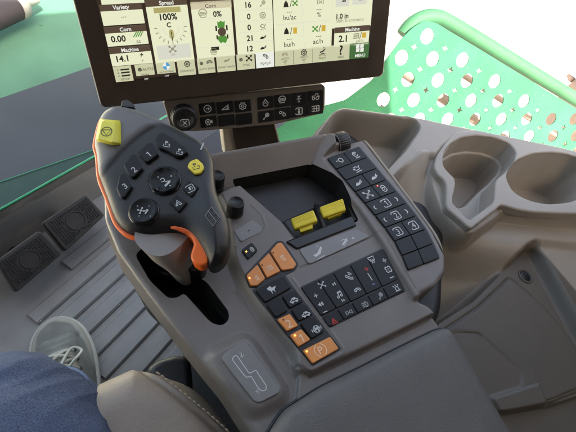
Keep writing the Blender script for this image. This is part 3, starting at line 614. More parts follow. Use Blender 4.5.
# ================================================================== TOUCHSCREEN MONITOR
FM = camframe(240, 60, .50, nrm((1, -.19, .26)), nrm((.019, .839, .544)))
u0 = FM.uv(97.5, 95)[0]; u1 = FM.uv(384.5, 68)[0]; v0 = FM.uv(240, 93)[1]; v1 = v0+.235
mon = thing('touchscreen_monitor', 'black framed touchscreen monitor showing corn harvest data', 'monitor', FM.w((u0+u1)/2, v0, -.02))
mb = MB(); R = fillet([(u0, v0), (u1, v0), (u1, v1), (u0, v1)], .008, 8); prism(mb, FM, R, -.026, -.0006, 'bezel', .002); mb.build('housing', mon)
sc = MB()
def srect(h, a, b, m): 
    A = FM.uv(*a, h); B = FM.uv(*b, h); x0, x1 = sorted((A[0], B[0])); y0, y1 = sorted((A[1], B[1])); fill(sc, FM, h, [(x0, y0), (x1, y0), (x1, y1), (x0, y1)], m); return x0, x1, y0, y1
def lrect(h, x0, x1, y0, y1, m): fill(sc, FM, h, [(x0, y0), (x1, y0), (x1, y1), (x0, y1)], m)
E = .0002
sx0 = FM.uv(105.7, 40)[0]; sx1 = FM.uv(370, 35)[0]; sy0 = FM.uv(250, 71.5)[1]
ps = FM.uvs([(0, 0)])
prism(sc, FM, np.array([(sx0, sy0+.004), (sx1, sy0+.004), (sx1, v1-.02), (sx0, v1-.02)]), -.002, 0, 'scr_gap', .0002)
T = lambda px, s_, size, m='scr_text', al=.5, bold=False: text(sc, FM, 3*E, px, s_, size, m, HD, al, bold)
c_, ex_, ey_, sc_ = FM.uv(240, 40), None, None, None
# the picture direction of the monitor's own horizontal, used for upright writing
def hdir(px):
    a = np.array(FM.uv(*px)); w0 = M.T @ (FM.w(*a)-CAM); w1 = M.T @ (FM.w(a[0]+.01, a[1])-CAM)
    d = w1[:2]/w1[2]-w0[:2]/w0[2]; return tuple(d/np.linalg.norm(d))
HD = hdir((240, 40))
def T(px, s_, size, m='scr_text', al=.5, bold=False): text(sc, FM, 3*E, px, s_, size, m, hdir(px), al, bold)
def I(px, size, nme, m='scr_text', w=.7): icon(sc, FM, 3*E, px, size, nme, m, hdir(px), w)
def tile(a, b, head=None, hpx=5.2, hm='scr_head'):
    x0, x1, y0, y1 = srect(E, a, b, 'scr_cream')
    if head is not None:
        hh_ = hpx*.5/430; lrect(2*E, x0, x1, y1-hh_, y1, hm)
        if head:
            v, f = glyphs(head, True); k = hh_*.62/.7; w_ = v[:, 0].max(); X = (x0+x1)/2+(v[:, 0]-w_/2)*k; Y = y1-hh_/2+(v[:, 1]-.35)*k
            sc.add(FM.warr(np.stack([X, Y], 1), np.full(len(v), 3*E)), f, 'scr_white', False)
    return x0, x1, y0, y1
def below(t, m, dy0, dy1, fx0=0, fx1=1): lrect(2*E, t[0]+(t[1]-t[0])*fx0, t[0]+(t[1]-t[0])*fx1, t[3]-dy1*.5/430, t[3]-dy0*.5/430, m)
tile((97.5, -14), (144.5, 2.6))
tile((98.8, 5), (145, 23.2), 'Variety'); T((123.5, 16.3), '---', 4)
tile((103.5, 27.5), (148.8, 43.6), 'Corn'); T((118.3, 38.8), '0.00', 6, bold=True); T((138.5, 41), 'ac', 3.6)
for k in range(4): line(sc, FM, 3*E, (133.5+2.3*k, 37.2-.2*k), (136.5+2.1*k, 31.8-.2*k), .9, 'scr_green')
tile((108.2, 48.3), (153, 62.8), 'Machine'); T((122.3, 58.6), '14.1', 6, bold=True); ppoly(sc, FM, 3*E, [(142.6, 51.8), (139.5, 55.4), (141.5, 55.2), (140.2, 58), (143.6, 54), (141.7, 54.1)], 'scr_text'); T((142.5, 60), 'v', 3)
tile((144.5, .5), (194.5, 60), 'Spread'); srect(2*E, (153.2, 8), (180.8, 11.7), 'scr_olive'); T((168.5, 16.6), '100%', 6, bold=True); T((168.8, 24.8), 'C', 4.5, bold=True)
cc = np.array(FM.uv(170.6, 27.5, 3*E)); sc0 = local(FM, 3*E, (170.6, 27.5), (1, 0))[3]
for a in range(180, 361, 18):
    t = math.radians(a); d_ = np.array((math.cos(t), math.sin(t))); stroke(sc, FM, 3*E, [cc+d_*13.5*sc0, cc+d_*16.5*sc0], .8*sc0, 'scr_mid')
stroke(sc, FM, 3*E, cc+sc0*13*np.array(circ(0, 0, 1, 24, 180, 360)), .5*sc0, 'scr_grey'); stroke(sc, FM, 3*E, cc+sc0*8*np.array(circ(0, 0, 1, 24, 180, 360)), .5*sc0, 'scr_grey')
fill(sc, FM, 3*E, cc+sc0*np.array([(-2.2, -3), (0, -1.5), (2.2, -3), (2.4, -9), (.6, -11.5), (0, -14), (-.6, -11.5), (-2.4, -9)]), 'scr_olive'); stroke(sc, FM, 3*E+.0001, cc+sc0*np.array([(0, -4), (0, -13)]), .7*sc0, 'scr_text')
t_ = srect(2*E, (156.2, 46), (191.5, 57), 'scr_grey'); I((172.5, 49), 3.8, 'cross_arms', 'scr_mid', .8); T((173.3, 54.6), 'OFF', 1.8, 'scr_mid')
t_ = tile((188.8, -8), (235.2, 55.5)); srect(2*E, (188.8, -8), (233, 1.4), 'scr_head'); srect(2*E, (190.3, 2.2), (231.7, 7.2), 'scr_tan'); T((210.5, 5.7), 'Corn', 3.6)
I((203, 15), 4.6, 'basket', 'scr_mid', .8); T((217.3, 13.8), '0%', 5, bold=True)
line(sc, FM, 2*E, (193, 20.3), (231, 17), .35, 'scr_grey'); line(sc, FM, 2*E, (195.5, 48.3), (233.5, 45), .35, 'scr_grey')
gpx = (221.8, 32); 
def mach(pts, m): 
    c, ex, ey, s2 = local(FM, 3*E, gpx, hdir(gpx)); q = np.array(pts)*s2; fill(sc, FM, 3*E, c+q[:, :1]*ex+q[:, 1:]*ey, m)
for r in ([(-3.8, 4), (3.2, 4), (4, 10), (2, 9), (0, 10.5), (-2, 9), (-3.5, 10)], [(-4, -3.6), (4, -3.6), (5, -7), (3, -10.5), (0, -9.5), (-2, -10.5), (-4.6, -7)]): mach(r, 'scr_green')
mach(circ(.2, .2, 4.2, 12)[:-1], 'scr_head')
for x in (-6, 4.6): mach([(x, 1.2), (x+1.6, 1.2), (x+1.6, 6), (x, 6)], 'scr_text'); mach([(x+.2, -6.5), (x+1.6, -6.5), (x+1.6, -2.6), (x+.2, -2.6)], 'scr_text')
srect(3*E, (211, 47.2), (219.3, 49.9), 'scr_text'); I((214, 52.7), 3.6, 'basket', 'scr_mid', .6)
tile((232.8, -8), (273.9, 52.3))
for k, (s_, ic) in enumerate((('16', 'lamp'), ('0', 'gear'), ('0', 'engine'), ('21', 'wave'), ('12', 'wave'))):
    y = (4.8, 16.5, 27.3, 38.2, 48.6)[k]; T((248.3+.45*k, y), s_, 5, bold=True); I((262.5+.2*k, y-1.2), 3.4, ic, 'scr_mid' if k < 3 else 'scr_text', .7)
    if k: line(sc, FM, 2*E, (238, y-5.2), (271.5, y-8.2), .35, 'scr_grey')
tile((272.7, -8), (331.3, 47)); line(sc, FM, 2*E, (301.5, -4), (304.5, 49), .4, 'scr_grey'); line(sc, FM, 2*E, (275, 25), (331, 20), .4, 'scr_grey')
def weight(px):
    c, ex, ey, s2 = local(FM, 3*E, px, hdir(px)); q = np.array([(-2.6, -2.6), (2.6, -2.6), (1.6, 1.6), (.8, 1.6), (.6, 3), (-.6, 3), (-.8, 1.6), (-1.6, 1.6)])*s2; fill(sc, FM, 3*E, c+q[:, :1]*ex+q[:, 1:]*ey, 'scr_text')
weight((286, 4.2)); T((290.8, 3.8), '/', 6); I((295, 3.2), 2.6, 'cross_arms', 'scr_green', .9); T((289.5, 11.3), '---', 4); T((289.8, 17.2), 'bu/ac', 4.4)
I((320.5, 2), 3.2, 'work', 'scr_mid'); T((319, 8.8), '---', 4); T((319, 14.5), '%', 4)
weight((286.4, 31.2)); T((291.2, 30.8), '/', 6); srect(3*E, (293.2, 27.6), (297, 33.4), 'scr_yellow'); T((289.5, 38.4), '---', 4); T((289.3, 44.2), 'bu/h', 4.4)
I((315.2, 28.9), 2.8, 'cross_arms', 'scr_green', .9); T((319.8, 28.2), '/', 6); srect(3*E, (321.6, 25.3), (325.4, 31), 'scr_yellow'); T((318.6, 35.4), '---', 4); T((318, 41.2), 'ac/h', 4.4)
tile((333.4, -12), (370.7, 25.5)); srect(2*E, (336, -6), (349, 6), 'scr_grey'); srect(2*E, (353, -8), (366.5, 4), 'scr_grey'); T((342.5, 16), '1.0 in', 4.2, bold=True); T((350, 19.9), 'Shift Increment', 3.2, 'scr_mid'); I((344, 0), 2, 'ramp', 'scr_text'); I((361, -1.5), 2, 'ramp', 'scr_text')
tile((334.6, 27.6), (368.4, 44), 'Machine', 5.6); T((342.8, 38.6), '2.1', 5.6, bold=True); I((356, 36), 3, 'grid', 'scr_mid'); T((360.6, 35.4), '/', 5.5); srect(3*E, (362.3, 32.6), (366, 37.4), 'scr_yellow'); T((359.5, 40.6), 'gal/h', 2.8, 'scr_mid')
# bottom tabs
tx = [112.4, 134, 155.2, 176.3, 196.5, 215.8, 236, 255.3, 274.5, 293.8, 312.5, 331, 349.5, 368.5]
tabs = [('SETUP', None), ('AUTO', 'WORK'), ('', 'AUTOTRAC'), ('', 'GUIDANCE'), ('AUTO', 'AUTO TURN'), ('', 'SWAP TRACK'), ('', 'SYNC'), ('', 'RESIDUE'), ('AUTO', 'OFF'), ('AUTO', 'OFF'), ('AUTO', 'READY'), ('?', 'HELP'), ('', 'MENU')]
ic = {2: None, 3: 'gear', 4: 'hang', 5: 'wave', 6: 'cross_arms', 7: 'dots', 8: 'hang', 9: 'gear', 10: 'auger'}
for k in range(13):
    yc = 74.3-.0975*(tx[k]-112); long_ = k in (0, 3, 4, 5, 6, 8, 9, 10, 11, 12)
    m = 'scr_white' if k == 7 else 'scr_menu' if k == 12 else 'scr_tab'
    srect(E, (tx[k]+.2, yc-7.4), (tx[k+1]-.2, yc+(8.2 if k != 1 and k != 2 else 4.2)-1.9), m)
    xm = (tx[k]+tx[k+1])/2+.8; ym = 74.3-.0975*(xm-112)
    if k == 0:
        for j in range(3): line(sc, FM, 3*E, (120.5+.6*j, ym-3.2+3*j), (129+.6*j, ym-4.1+3*j), 1.5, 'scr_text'); I((117.8+.6*j, ym-3+3*j), 1, 'check', 'scr_text', .6)
        T((125.5, ym+6), 'SETUP', 2.2)
    elif k == 12:
        for dx in (-2, 2.2):
            for dy in (-4.2, -.2): srect(3*E, (xm+dx-1.6, ym+dy-1.7-dx*.06), (xm+dx+1.6, ym+dy+1.7-dx*.06), 'scr_white')
        T((xm+.3, ym+5.2), 'MENU', 2.6, 'scr_white', bold=True)
    elif k == 11: T((xm, ym-2), '?', 8, bold=True); T((xm, ym+5), 'HELP', 2, 'scr_text')
    elif k == 2:
        c, ex, ey, s2 = local(FM, 3*E, (xm-.2, ym-2.8), hdir((xm, ym)))
        for a in range(4):
            q = np.array([(0, 0)]+circ(0, 0, 3.6, 6, 90*a, 90*a+90))*s2; fill(sc, FM, 3*E, c+q[:, :1]*ex+q[:, 1:]*ey, 'scr_blue' if a % 2 == 0 else 'scr_white')
        T((xm, ym+2.8), 'AUTOTRAC', 1.9); T((xm+.5, ym+6.8), 'OFF', 1.7, 'scr_white')
    else:
        if tabs[k][0] and k == 1: T((xm+2.4, ym-2), 'AUTO', 2.8); I((xm-5.6, ym-1.4), 1.9, 'gear', 'scr_text', .7); T((xm, ym+3.6), 'WORK', 1.9); T((xm+1, ym+8), 'OFF', 1.7, 'scr_white')
        else:
            if k in (4, 6): I((xm-5.5, ym-1.5), 1.7, 'gear', 'scr_text', .6)
            I((xm+(2.5 if k in (4, 6) else 0), ym-3), 3.2, ic[k], 'scr_mid' if k in (5, 8) else 'scr_text', .8)
            if k in (8, 9, 10): T((xm, ym+1.2), 'AUTO', 1.9); T((xm, ym+4), tabs[k][1], 1.7)
            else: T((xm, ym+3.8), tabs[k][1], 1.9)
            if k in (8, 9): I((xm, ym+6), .7, 'frame', 'scr_mid', .4)
            if k == 10: I((xm, ym+5.8), 1.1, 'tri', 'scr_lime', .4)
            if k == 7: I((xm-2, ym+5.6), .6, 'plus', 'scr_text', .4); I((xm+2, ym+5.4), .6, 'plus', 'scr_text', .4)
sc.build('screen', mon)
# arm holding the monitor over the console
mb = MB(); FA = FM.at(-.03); prism(mb, FA, fillet(ccw(FA.uvs([(226, 100), (268, 96), (281, 150), (236, 156)])), .002), -.02, 0, 'bezel', .002)
prism(mb, FA, fillet(ccw(FA.uvs([(219, 100), (227.5, 99), (237, 156), (226, 158)])), .001), -.03, -.004, 'beige_plastic', .002); mb.build('support_arm', mon)
mb = MB(); tube(mb, [FA.w(*FA.uv(x, y), .001) for x, y in ((268.5, 98), (274.5, 124), (281, 150))], .0011, 'beige_plastic', 8); mb.build('cable', mon)
# ================================================================== SHORTCUT KEY BAR
FB = FM.at(-.012)
bar = thing('shortcut_bar', 'brown key bar with a round dial mounted under the monitor', 'keypad', FB.w(*FB.uv(245, 115), -.01))
mb = MB(); prism(mb, FB, fillet(ccw(FB.uvs([(163.5, 103), (165, 100.5), (323, 84.5), (325.5, 87), (325, 109), (321.5, 114), (277, 124.2), (240, 128), (196, 131.5), (178, 131.5), (170, 126)])), .003), -.016, 0, 'bar_plastic', .0015); mb.build('bar_housing', bar)
mb = MB(); u, v = FB.uv(184.5, 118, .004); s2 = local(FB, .004, (184.5, 118), (1, 0))[3]; R = 13*s2
lathe(mb, FB, u, v, [(R*1.08, -.001), (R*1.08, .001), (R, .0012), (R*.99, .008), (R*.9, .0095), (R*.62, .0098), (R*.58, .0085), (.0002, .0085)], 'black_plastic', 120, 30, R*.05, (2, 3))
icon(mb, FB, .0088, (185, 123), 4.6, 'x_box', 'print_white', (1, -.1), .7); mb.build('dial', bar)
def bkey(c, w, hgt, ic):
    mb = MB(); cu = np.array(FB.uv(*c, .001)); s2 = local(FB, .001, c, (1, 0))[3]; w *= s2; hgt *= s2
    prism(mb, FB, cu+fillet([(-w, -hgt), (w, -hgt), (w, hgt), (-w, hgt)], .0015), -.001, .0012, 'black_key', .0005)
    if ic: icon(mb, FB, .0014, c, 4.0, ic, 'print_white', hdir(c), .75)
    mb.build('shortcut_key', bar)
for j, ic_ in enumerate(('circle_arrow', 'ramp', 'gear')): bkey((207.5+17.6*j, 108.8-1.35*j), 8.2, 5.8, ic_)
for j, ic_ in enumerate(('camera', None, None)): bkey((208.8+17.6*j, 121.8-1.35*j), 8.2, 5.6, ic_)
for j, ic_ in enumerate(('drop', 'basket', 'spread', 'tractor')): bkey((265.5+16.7*j, 102.8-1.95*j), 7.9, 5.9, ic_)
for j, ic_ in enumerate(('lamp', 'dots', 'person', 'grid')): bkey((266+16.5*j, 116.4-2.6*j), 7.9, 5.6, ic_)
# ================================================================== SIDE CONSOLE (tray, cup holders, cabinet)
side = thing('side_console', 'beige moulded side console with two cup holders, a tray and a locked lid', 'side console', at(500, 250, .05))
ZS = .40
vall = plane3((430, 200, .376), (520, 240, .366), (450, 300, .312))
def vz(px, py):
    z = .36
    for _ in range(6): z = float(vall(FH.uvs([(px, py)], z))[0])
    return z
dom = UZ([(312, 134, ZS), (334, 109.5, ZS), (343, 105.5, ZS), (378, 110, ZS), (420, 116, ZS), (445, 121.5, ZS), (500, 133, ZS), (532, 140.5, ZS), (620, 164, ZS), (700, 300, .37), (760, 560, .22), (480, 640, .2), (330, 420, .22), (330, 220, .33), (318, 170, .345)], .006)
body = [(434, 166), (437, 155), (446, 142), (456, 131.5), (475, 129.3), (560, 147), (640, 167), (640, 205), (580, 214), (552, 213), (533, 212), (516, 209), (501, 204), (497, 209), (471, 229), (446, 207), (446.5, 188), (445, 180), (437, 174)]
tray = U([(318, 139), (337, 112), (345, 110.5), (411, 119.5), (418, 122.5), (418, 128), (404, 148), (384, 168.5), (366, 158), (345, 152), (325, 152)], ZS, .008)
band = U([(312, 134), (334, 100), (343, 98), (440, 110), (560, 130), (680, 165), (680, 190), (560, 152), (475, 134), (456, 136), (444, 146), (437, 155), (428, 151), (420, 152.5), (408, 163), (390, 184), (374, 172), (350, 158), (300, 155)], ZS, .008)
rimpoly = U(body, ZS, .006)
c1 = np.array(FH.uv(479.5, 163.5, ZS)); c2 = np.array(FH.uv(546.5, 191, ZS)); RC = .0425
cup1 = U([(442.8, 159.8), (444.3, 150.6), (450.5, 143), (461, 136.8), (476.5, 134.7), (495, 136.8), (510, 143), (517, 152), (514.7, 161.3), (505.5, 172), (495, 181), (481, 196), (468, 197), (458, 190), (455.6, 182.7), (455, 178), (449, 172.6), (443.5, 166)], ZS, .009); cup2 = U([(506.4, 178), (507.6, 170.5), (516, 159.8), (531.5, 153), (553, 151.5), (571, 154), (590, 163), (596, 178), (590, 193), (571, 202), (547, 204), (528.4, 200), (513, 192)], ZS, .012)
cin = np.array([c1+RC*.84*np.array((math.cos(t), math.sin(t))) for t in np.arange(64)*2*math.pi/64])
notch = U([(455.5, 178), (454.5, 190), (452, 202), (469, 220.5), (494, 202), (496, 176), (488, 160), (465, 160)], ZS, .0015)
blow = U([(431, 186), (430, 160), (445, 138), (470, 120), (560, 140), (660, 160), (660, 225), (580, 219), (552, 218), (520, 214), (505, 211), (500, 217), (473, 236), (460, 232), (440, 211)], .391, .008)
mb = MB()
ops = [('c', U([(424, 150), (445, 105), (640, 130), (680, 250), (560, 250), (520, 250), (480, 246), (440, 236), (425, 205)], .38, .02), .372, .045),
       ('c', blow, .391, .008), ('c', band, ZS-.0012, .010), ('c', tray, .345, .010),
       ('groove', FH.uvs([(352, 121), (375, 127), (405, 141)], .36), -.0015, .0009)]
cab = [(433, 323, .345), (439, 319, .345), (471, 299.5, .345), (517, 254, .345), (526, 250, .345), (537, 262, .345), (576, 309, .345), (640, 400, .33), (640, 470, .32), (470, 640, .30), (380, 420, .33)]
cabp = UZ(cab, .008); ops += [('c', cabp, .345, .008)]
ops += [('c', U([(536, 246), (576, 250), (680, 260), (700, 420), (640, 410), (576, 318)], .36, .006), .362, .012)]
seam = fillet(FH.uvs([(440, 333), (449, 327), (479, 306.5), (510, 277), (530, 294), (552, 313.5), (568, 334), (590, 370), (585, 390), (550, 403.5), (503, 412)], .345), .006, closed=False)
lidops = [('c', U([(440, 340), (458, 336), (480, 338), (520, 375), (500, 405), (470, 420)], .345, .01), .339, .018),
        ('c', U([(461, 336), (476, 336.5), (481, 344), (487, 352), (470, 343)], .34, .001), .331, .003),
        ] ; ops += [('groove', seam, .0025, .0010), ('c', U([(490, 398), (538, 383), (546, 404), (500, 416)], .345, .004), .349, .006), ('c', U([(470, 418), (551, 405), (600, 390), (640, 480), (440, 520)], .345, .004), .338, .004)]
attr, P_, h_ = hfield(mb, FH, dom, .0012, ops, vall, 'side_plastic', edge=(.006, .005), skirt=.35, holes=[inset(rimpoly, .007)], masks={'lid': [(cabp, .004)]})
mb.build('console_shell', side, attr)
# the cup holder insert: crisp flat rim with two wells
mouth1 = U([(455, 178), (449, 172.6), (443.5, 166), (442.8, 159.8), (444.3, 150.6), (450.5, 143), (461, 136.8), (476.5, 134.7), (495, 136.8), (510, 143), (517, 152), (514.7, 161.3), (505.5, 172), (496, 180), (494.3, 202), (469, 220.5), (452, 202), (454.5, 190), (456, 184)], ZS, .006)
mb = MB(); hfield(mb, FH, rimpoly, .0012, [], ZS, 'insert_plastic', edge=(.0022, .0018), skirt=.010, holes=[mouth1, cup2], hole_skirt=(.002, 'insert_plastic'), hole_edge=(.0022, .0018))
def wall(poly, levels):
    p = ccw(poly); loops(mb, [FH.warr(inset(p, i_), np.full(len(p), z_)) for i_, z_ in levels], 'insert_plastic', cap0=False, cap1=False)
m1 = fillet(mouth1, .001, 1); zt = ZS-.0018
wall(m1, [(0, zt), (.0006, zt-.004), (.0022, ZS-.028), (.0032, ZS-.0305)])
c1p = np.array(cup1)
fl = inset(ccw(m1), .0026); hfield(mb, FH, fl, .0012, [], ZS-.0305, 'insert_plastic', edge=(.0012, -.001), skirt=.001, holes=[inset(ccw(c1p), .0060)], hole_skirt=(.001, 'insert_plastic'), hole_edge=(.0022, .0018))
wall(c1p, [(.0060, ZS-.0322), (.0072, ZS-.040), (.0095, ZS-.074), (.0125, ZS-.078)])
pb = inset(ccw(c1p), .012); mb.add(FH.warr(pb, np.full(len(pb), ZS-.078)), [list(range(len(pb)))], 'insert_plastic')
wall(cup2, [(0, zt), (.0006, zt-.004), (.0030, ZS-.034), (.0042, ZS-.036), (.0062, ZS-.076), (.009, ZS-.079)])
pb = inset(ccw(cup2), .0085); mb.add(FH.warr(pb, np.full(len(pb), ZS-.079)), [list(range(len(pb)))], 'insert_plastic')
tag(mb.build('cup_holder', side), 'paired cup holder insert with a handle slot')
mb = MB(); u, v = FH.uv(525.7, 276, .346); lathe(mb, FH, u, v, [(.0098, .340), (.0098, .3462), (.0090, .3472), (.0080, .3468), (.0076, .345), (.0003, .3446)], 'lid_plastic_shaded', 40); o = mb.build('lock', side)
mb = MB(); lathe(mb, FH, u, v, [(.0072, .344), (.0072, .3452), (.0065, .3456), (.0003, .3456)], 'black_plastic', 32); box(mb, FH, u-.0006, u+.0006, v-.0035, v+.0035, .345, .3462, 'gloss_black', .0002); mb.build('keyhole', o)
# lid skin: the hinged cover panel set a little proud of the cabinet
lp = fillet(FH.uvs([(437, 335), (450, 328), (479.5, 307.5), (510, 278.3), (530, 295), (551, 314.5), (567, 335), (588, 370), (584, 386), (549, 400), (503, 409), (470, 415), (440, 380)], .346), .004)
mb = MB(); hfield(mb, FH, lp, .0016, lidops, .3465, 'lid_plastic_shaded', edge=(.0018, .0012), skirt=.004); mb.build('storage_lid', side)
# ================================================================== FLOOR, MAT, PEDALS
sa = at(-40, 232, .115); sb = at(95, 156, .115); sdw = nrm(sb-sa); sfw = nrm(np.cross((0, 0, 1), sdw)); sfw = sfw if sfw.dot(FH.uvs([(60, 100)], 0)[0].tolist()+[0])-sfw.dot(sa) > 0 else -sfw
# footwell mat with ribs across, rising to the windscreen in front
g0 = FH.uvs([(20, 305), (100, 240)], 0); gd = nrm(g0[1]-g0[0]); gn_ = np.array((-gd[1], gd[0]))
if gn_.dot(np.array(FH.uv(60, 200, 0))-np.array(FH.uv(60, 300, 0))) < 0: gn_ = -gn_
FG = Frame((*FH.uv(20, 305, 0), 0), (gd[0], gd[1], 0), (gn_[0], gn_[1], 0))      # u along the ribs, v forward
if FG.n[2] < 0: FG = Frame(FG.o, -FG.ux, FG.uy)
floor = MB(); fr_ = [sa-sdw*1.2, sa+sdw*.75]; prism(floor, FH, ccw(np.array([fr_[0][:2]-sfw[:2]*.004, fr_[1][:2]-sfw[:2]*.004, (.32, -.1), (.32, -1.2), (-1.2, -1.2)])), -.06, -.02, 'black_trim', .002)
matt = thing('floor_mat', 'grey ribbed rubber floor mat under the shoe and pedals', 'mat', at(100, 330, 0))
mb = MB(); fy = FG.uv(45, 225, 0)[1]
prof = [(-1.0, 0), (fy-.02, 0), (fy+.01, .004), (fy+.04, .018), (fy+.075, .05), (fy+.11, .09), (fy+.125, .11), (fy+.13, .09)]
pv = np.array(prof); L = []
ue = FG.uv(268, 330, 0)[0]+.06; su = np.linspace(-.7, ue, 60)
V = []; nu = len(su)
pp = spline(np.c_[pv, np.zeros(len(pv))], 6)[:, :2]
for (v_, z_) in pp:
    for u_ in su:
        q = FG.w(u_, v_, z_); e_ = (q-sa).dot(sfw)
        V.append(q-max(0, e_)*sfw)
mb.add(V, [[i*nu+j, i*nu+j+1, (i+1)*nu+j+1, (i+1)*nu+j] for i in range(len(pp)-1) for j in range(nu-1)], 'mat_rubber')
V2 = [FG.w(u_, v_, -.019) for v_ in (-1.0, fy+.02) for u_ in (-.7, ue)]; mb.add(V2, [[0, 1, 3, 2]], 'mat_rubber')
pitch = .0375
for k in range(-21, 2):
    v_ = FG.uv(100, 255, 0)[1]-.012+k*pitch
    e = -.001 if k > -6 else .012*abs(k+5)*.3
    u_a = FG.uv(17, 307, 0)[0] if k > -9 else FG.uv(17, 307, 0)[0]-.0
    if k == 1: u_a += .10
    ln = ue-u_a-.01
    for s0, s1 in ((u_a, u_a+ln),):
        L = []
        for dv, dz in ((-.0138, -.001), (-.0128, .0032), (-.0104, .0058), (.0104, .0058), (.0128, .0032), (.0138, -.001)):
            L.append((v_+dv, dz))
        A = np.array([FG.w(s0, a, b) for a, b in L]); B = np.array([FG.w(s1, a, b) for a, b in L])
        loops(mb, [A, B], 'mat_rubber', smooth=False)
for (px, py) in ((80, 300), (92, 292), (118, 305), (40, 320), (110, 282), (70, 318), (103, 300), (128, 318)):
    c = at(px+rng.uniform(-3, 3), py+rng.uniform(-3, 3), .0045); q = c[None]+rng.normal(0, .0012, (6, 3))*np.array((1, 1, .2)); a = np.argsort(np.arctan2(*(q-c)[:, :2].T)); mb.add(q[a], [list(range(6))], 'steel', False)
mb.build('ribbed_mat', matt)
def on_mat(px, py):
    z_ = .02
    for _ in range(12):
        q = at(px, py, z_)-FG.o; z_ = .5*z_+.5*float(np.interp(q.dot(FG.uy), pp[:, 0], pp[:, 1]))
    return at(px, py, z_)+np.array((0, 0, .0006))
for a_, b_ in (((26, 200), (46, 220)), ((3, 215), (24, 236))):
    mb = MB(); tube(mb, [on_mat(a_[0]+(b_[0]-a_[0])*t, a_[1]+(b_[1]-a_[1])*t) for t in np.linspace(0, 1, 12)], .0009, 'black_trim', 6); mb.build('mat_seam', matt)
def pedal(quad, z, label):
    p3 = [at(x, y, zz) for (x, y), zz in zip(quad, z)]
    o = (p3[0]+p3[1]+p3[2]+p3[3])/4; F = Frame(o, p3[1]-p3[0], p3[0]-p3[3])
    if F.n[2] < 0: F = Frame(o, p3[0]-p3[1], p3[0]-p3[3])
    P = np.array([((p-o).dot(F.ux), (p-o).dot(F.uy)) for p in p3]); P = ccw(P)
    t = thing('brake_pedal', label, 'pedal', (o[0], o[1], .0), 'brake pedals side by side')
    mb = MB(); pad = fillet(P, .005); prism(mb, F, pad, -.010, 0, 'pedal_rubber', .002)
    lo, hi = P.min(0), P.max(0); st = .0044; k = 0
    inn = inset(pad, .004); cc = P.mean(0); R = min(hi-lo)*.27
    xs = np.arange(lo[0], hi[0], st); ys = np.arange(lo[1], hi[1], st); G = np.array([(x, y) for x in xs for y in ys]); ok = (sdf(G, inn) < -.001) & (np.hypot(*(G-cc).T) > R*1.22)
    for g in G[ok]:
        q = np.array([(-1, -1), (1, -1), (1, 1), (-1, 1)]); A = F.warr(g+q*.0015, np.full(4, -.0004)); B = F.warr(g+q*.0009, np.full(4, .0016)); loops(mb, [A, B], 'pedal_rubber', cap0=False, smooth=False)
    tube(mb, [F.w(*(cc+R*np.array((math.cos(a), math.sin(a)))), .0003) for a in np.arange(32)*2*math.pi/32], .0011, 'pedal_rubber', 6, closed=True); mb.build('pedal_pad', t)
    mb = MB(); prism(mb, F, inset(pad, -.0015), -.016, -.009, 'bar_plastic', .001); 
    mb.build('pedal_plate', t)
    mb = MB(); b_ = o-F.n*.016; tube(mb, [b_, b_-F.n*.03+F.uy*.02, np.array((b_[0], b_[1], 0))+FG.uy*.05], .009, 'black_trim', 10); mb.build('pedal_arm', t)
pedal([(43, 223), (87, 194.5), (104, 215.5), (66, 251)], (.085, .085, .05, .05), 'right one of the two black studded pedals, nearer the console')
pedal([(-2, 262), (41, 231), (61.5, 254), (17, 292.5)], (.085, .085, .05, .05), 'left one of the two black studded pedals, at the photo edge')
# ================================================================== PERSON: leg in jeans and a shoe
per = thing('person', 'leg of a seated person in blue jeans and a pale grey sneaker', 'person', at(60, 345, .0))
def bodytube(name, pts, ra, rb, m, fold=0, n=120, seg=40, parent=per, upv=(0, 0, 1), cap=True, freq=1):
    c = spline(pts, seg); k = len(c); t = np.linspace(0, 1, len(pts)); tt = np.linspace(0, 1, k); A = np.interp(tt, t, ra); B = np.interp(tt, t, rb)
    T_ = np.gradient(c, axis=0); T_ /= np.linalg.norm(T_, axis=1)[:, None]; L = []; u = None
    for i in range(k):
        a = np.array(upv, float) if u is None else u; u = nrm(a-a.dot(T_[i])*T_[i]); v = np.cross(T_[i], u); ring = []
        for j in range(n):
            th = 2*math.pi*j/n; f = 1
            if fold: f += fold*(math.sin(tt[i]*23*freq+2.2*math.sin(th+.6)+1.3*math.sin(2*th+tt[i]*5))*.6+.5*math.sin(tt[i]*41*freq+3*math.sin(th*1+1.9)))*(.5+.5*math.sin(th*2+tt[i]*6))
            if fold > .05:
                x1 = 9*math.pi*tt[i]+2.5*math.sin(th+.5); x2 = 19*math.pi*tt[i]-3*math.sin(2*th+1)+math.sin(tt[i]*31)
                f += .055*((1-abs(math.sin(x1)))**2-.3)*(.45+.55*math.sin(2*th+tt[i]*9))+.022*((1-abs(math.sin(x2)))**2-.3)*(.5+.5*math.sin(3*th+tt[i]*15))
                for (t0, th0, sl, wd, am) in ((.16, 1.2, .05, .020, .10), (.24, .6, -.06, .022, .12), (.30, 1.6, .09, .018, .10), (.40, .9, .04, .025, .09), (.50, 1.3, -.10, .028, .10), (.12, 0, .07, .016, .08)):
                    f -= am*math.exp(-((tt[i]-t0-sl*math.sin(th-th0))/wd)**2)*(.75+.25*math.cos(th-th0))
            ring.append(c[i]+f*(A[i]*math.cos(th)*u+B[i]*math.sin(th)*v))
        L.append(np.array(ring))
    mb = MB(); loops(mb, L, m, cap0=cap, cap1=cap, caps_smooth=True); return mb
ank = at(80, 392, .075)
knee = at(-15, 470, .47); hip = at(-160, 900, .42)
hip = knee+np.array((-.05, -.42, -.02)); 
